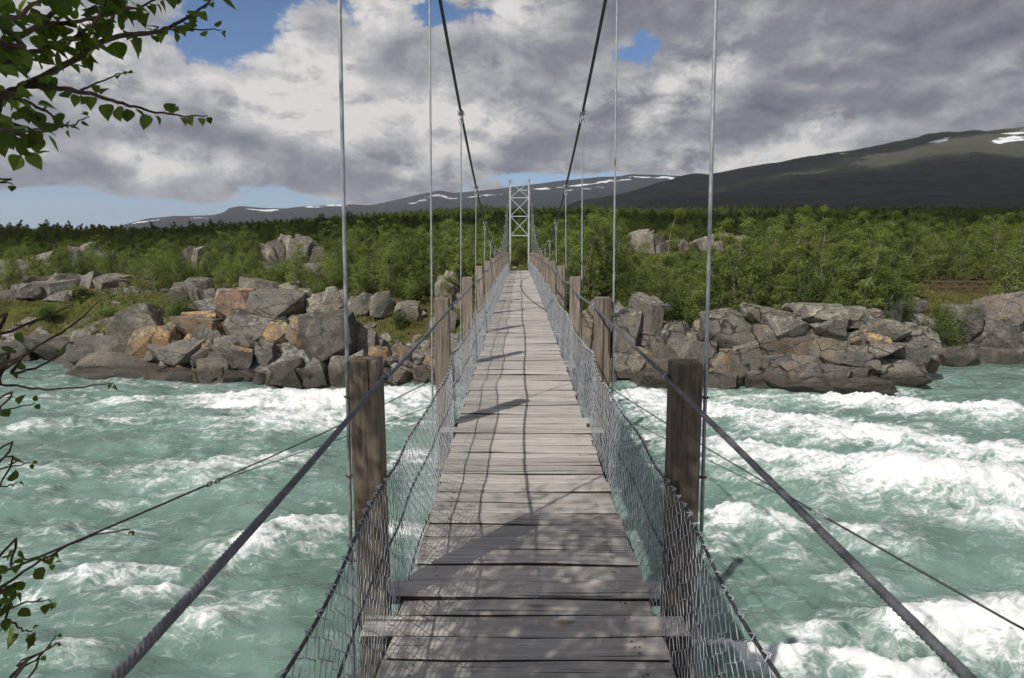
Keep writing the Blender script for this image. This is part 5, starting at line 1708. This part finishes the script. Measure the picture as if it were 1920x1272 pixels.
def leaf_matrix(p, dr, s):
    """leaves spread sideways from the twig and hang a little"""
    side = dr.cross(Vector((rgl.gauss(0, 1), rgl.gauss(0, 1), rgl.gauss(0, 1)))).normalized()
    yv = (side * 1.0 + dr * rgl.uniform(0.0, 0.7) + Vector((0, 0, -rgl.uniform(0.15, 0.9)))).normalized()
    nv = (Vector((rgl.gauss(0, 0.55), rgl.gauss(-0.25, 0.55), 1.0))).normalized()
    xv = yv.cross(nv).normalized(); zv = xv.cross(yv)
    m3 = Matrix((xv, yv, zv)).transposed()
    return Matrix.Translation(tp(p + yv * s * 0.22)) @ m3.to_4x4() @ Matrix.Diagonal((s, s, s, 1))
rgl.shuffle(leaf_spots)
def in_view(p):
    a, b = px_of(p.x, p.y, p.z)
    return -20 < a < 450 and -20 < b < 1290
front = [q for q in leaf_spots if in_view(q[0])]
rest = [q for q in leaf_spots if not in_view(q[0])]
for p, dr, s, f in front[:300]:
    o = bpy.data.objects.new('leaf', LEAF[rgl.randrange(len(LEAF))])
    link(o, tree)
    o.matrix_basis = leaf_matrix(p, dr, s)
rest += front[300:]
print('near leaves', len(front), len(rest))
# crown above and beside the view: it shades the near planks
rg = np.random.default_rng(17)
limbs = MB(); tips = []
for i in range(165):
    f = rg.uniform(0.36, 1.0)
    k = f * (len(trunk_pts) - 1); j = min(int(k), len(trunk_pts) - 2)
    p0 = trunk_pts[j].lerp(trunk_pts[j + 1], k - j)
    t = rg.uniform(0, 6.28); Lm = 1.75 * (1.15 - 0.75 * (f - 0.42) / 0.58) * rg.uniform(0.6, 1.1)
    p2 = p0 + Vector((math.cos(t) * Lm, math.sin(t) * Lm, Lm * rg.uniform(0.1, 0.5)))
    skip = (p2 - CAM_P).length < 1.1
    for q in np.linspace(0.2, 1.0, 9):               # stay out of the picture
        c = p0.lerp(p2, q)
        if (c - CAM_P).length < 1.0: skip = True
        if c.y > 0.12:
            a, b = px_of(c.x, c.y, c.z)
            if -160 < a < 2100 and -160 < b < 1400: skip = True
    if skip: continue
    p1 = p0.lerp(p2, 0.5) + Vector((0, 0, 0.06))
    limbs.tube([tp(p0), tp(p1), tp(p2)], [0.014, 0.009, 0.003], 5, cap=False)
    for q in np.linspace(0.25, 1.0, 8):
        tips.append(p0.lerp(p2, q) + Vector(tuple(rg.normal(0, 0.10, 3))))
limbs.build('limbs', M['twig'], tree)['kind'] = 'stuff'
V_, F_ = [], []
base_v = np.array([tuple(v.co) for v in LEAF[2].vertices]); base_f = [tuple(p.vertices) for p in LEAF[2].polygons]
simple_v = np.array([(0, -0.2, 0), (0.36, 0.28, 0.06), (0.30, 0.62, 0.05), (0, 1.0, -0.1), (-0.30, 0.62, 0.05), (-0.36, 0.28, 0.06)])
simple_f = [(0, 1, 2, 3, 4, 5)]
def push(mx, vv, ff):
    o_ = len(V_)
    for v in vv: V_.append(tuple(mx @ Vector(v)))
    for f in ff: F_.append(tuple(o_ + i for i in f))
for p, dr, s, f in rest: push(leaf_matrix(p, dr, s), base_v, base_f)
n_l = 0
for c in tips:
    for k in range(17):
        p = c + Vector(tuple(rg.normal(0, 0.075, 3)))
        if (p - CAM_P).length < 1.0: continue
        if p.y > 0.08:
            a, b = px_of(p.x, p.y, p.z)
            if -110 < a < 2000 and -110 < b < 1380: continue
        push(leaf_matrix(p, Vector(tuple(rg.normal(0, 1, 3))).normalized(), rg.uniform(0.028, 0.042)), simple_v, simple_f); n_l += 1
me = bpy.data.meshes.new('foliage'); me.from_pydata(V_, [], F_); me.update(); me.materials.append(M['nearleaf'])
child('foliage', me, tree)['kind'] = 'stuff'
print('shade leaves', n_l)
# ------------------------------------------------------------------ clouds overhead (outside the view) that shade the hill and the fells
def mat_cloud():
    m, t, b, o = material('cloud_white')
    b.inputs['Base Color'].default_value = (0.9, 0.9, 0.92, 1)
    b.inputs['Roughness'].default_value = 1.0
    b.inputs['Specular IOR Level'].default_value = 0.0
    tr = t.node('ShaderNodeBsdfTransparent'); mx = t.node('ShaderNodeMixShader')
    mx.inputs[0].default_value = 0.42
    t.l.new(tr.outputs[0], mx.inputs[1]); t.l.new(b.outputs[0], mx.inputs[2]); t.l.new(mx.outputs[0], o.inputs[0])
    return m
M['cloud'] = mat_cloud()
def cloud(ground_pt, alt, rx, ry, seed, rz=0.0, name='cloud', label=None):
    """a flat-based cumulus whose shadow falls on that stretch of ground"""
    k = (alt - ground_pt[2]) / SUN_VEC.z
    c = Vector(ground_pt) + SUN_VEC * k
    rg_ = np.random.default_rng(seed)
    n1, n2 = 96, 20
    th = np.linspace(0, 2 * np.pi, n1, endpoint=False); ph = np.linspace(-0.5 * np.pi, 0.5 * np.pi, n2)
    TH, PH = np.meshgrid(th, ph, indexing='ij')
    wob = 1 + 0.30 * fbm(np.cos(TH) * 1.6 + seed, np.sin(TH) * 1.6, 4) + 0.12 * fbm(np.cos(TH) * 5 + seed, np.sin(TH) * 5 + PH * 2, 3)
    x = np.cos(TH) * np.cos(PH) * rx * wob; y = np.sin(TH) * np.cos(PH) * ry * wob
    z = np.where(PH > 0, np.sin(PH) * min(rx, ry) * 0.45, np.sin(PH) * min(rx, ry) * 0.10)
    V = np.stack([x * math.cos(rz) - y * math.sin(rz), x * math.sin(rz) + y * math.cos(rz), z], -1)
    i = np.arange(n1)[:, None] * n2; i2 = ((np.arange(n1) + 1) % n1)[:, None] * n2; k2 = np.arange(n2 - 1)[None, :]
    F = np.stack([(i + k2).ravel(), (i2 + k2).ravel(), (i2 + k2 + 1).ravel(), (i + k2 + 1).ravel()], 1)
    V = V.reshape(-1, 3)
    shells = [V * np.array([q, q, 0.6 + 0.4 * q]) for q in (1.12, 0.98, 0.84, 0.70)]          # thin rim, dense heart
    F = np.concatenate([F + k_ * len(V) for k_ in range(4)]); V = np.concatenate(shells)
    o = child(name, np_mesh(name, V, F, M['cloud']), None, c)
    return tag(o, kind='stuff')
cloud((110, 240, 12), 950, 470, 125, 1, 0.10)
cloud((800, 640, 20), 1000, 620, 230, 2, 0.15)
cloud((500, 2250, 150), 1500, 1000, 560, 3, 0.0)
cloud((1700, 2300, 170), 1500, 1000, 560, 6, 0.1)
cloud((700, 3200, 300), 1600, 900, 420, 7, 0.1)
cloud((1700, 3320, 430), 1650, 620, 90, 8, 0.12)

# ------------------------------------------------------------------ haze
HZ = 0.5 / 14000.0
hb = MB()
hb.box((0, 4200, 315), (16000, 11000, 640))
hm = bpy.data.materials.new('haze_air'); hm.use_nodes = True
t = NT(hm.node_tree); t.n.clear()
ho = t.node('ShaderNodeOutputMaterial'); hv = t.node('ShaderNodeVolumePrincipled')
hv.inputs['Color'].default_value = (0.80, 0.88, 1.0, 1)
hv.inputs['Density'].default_value = HZ
hv.inputs['Anisotropy'].default_value = 0.0
t.l.new(hv.outputs[0], ho.inputs['Volume'])
haze = hb.build('haze', hm)
tag(haze, kind='stuff')
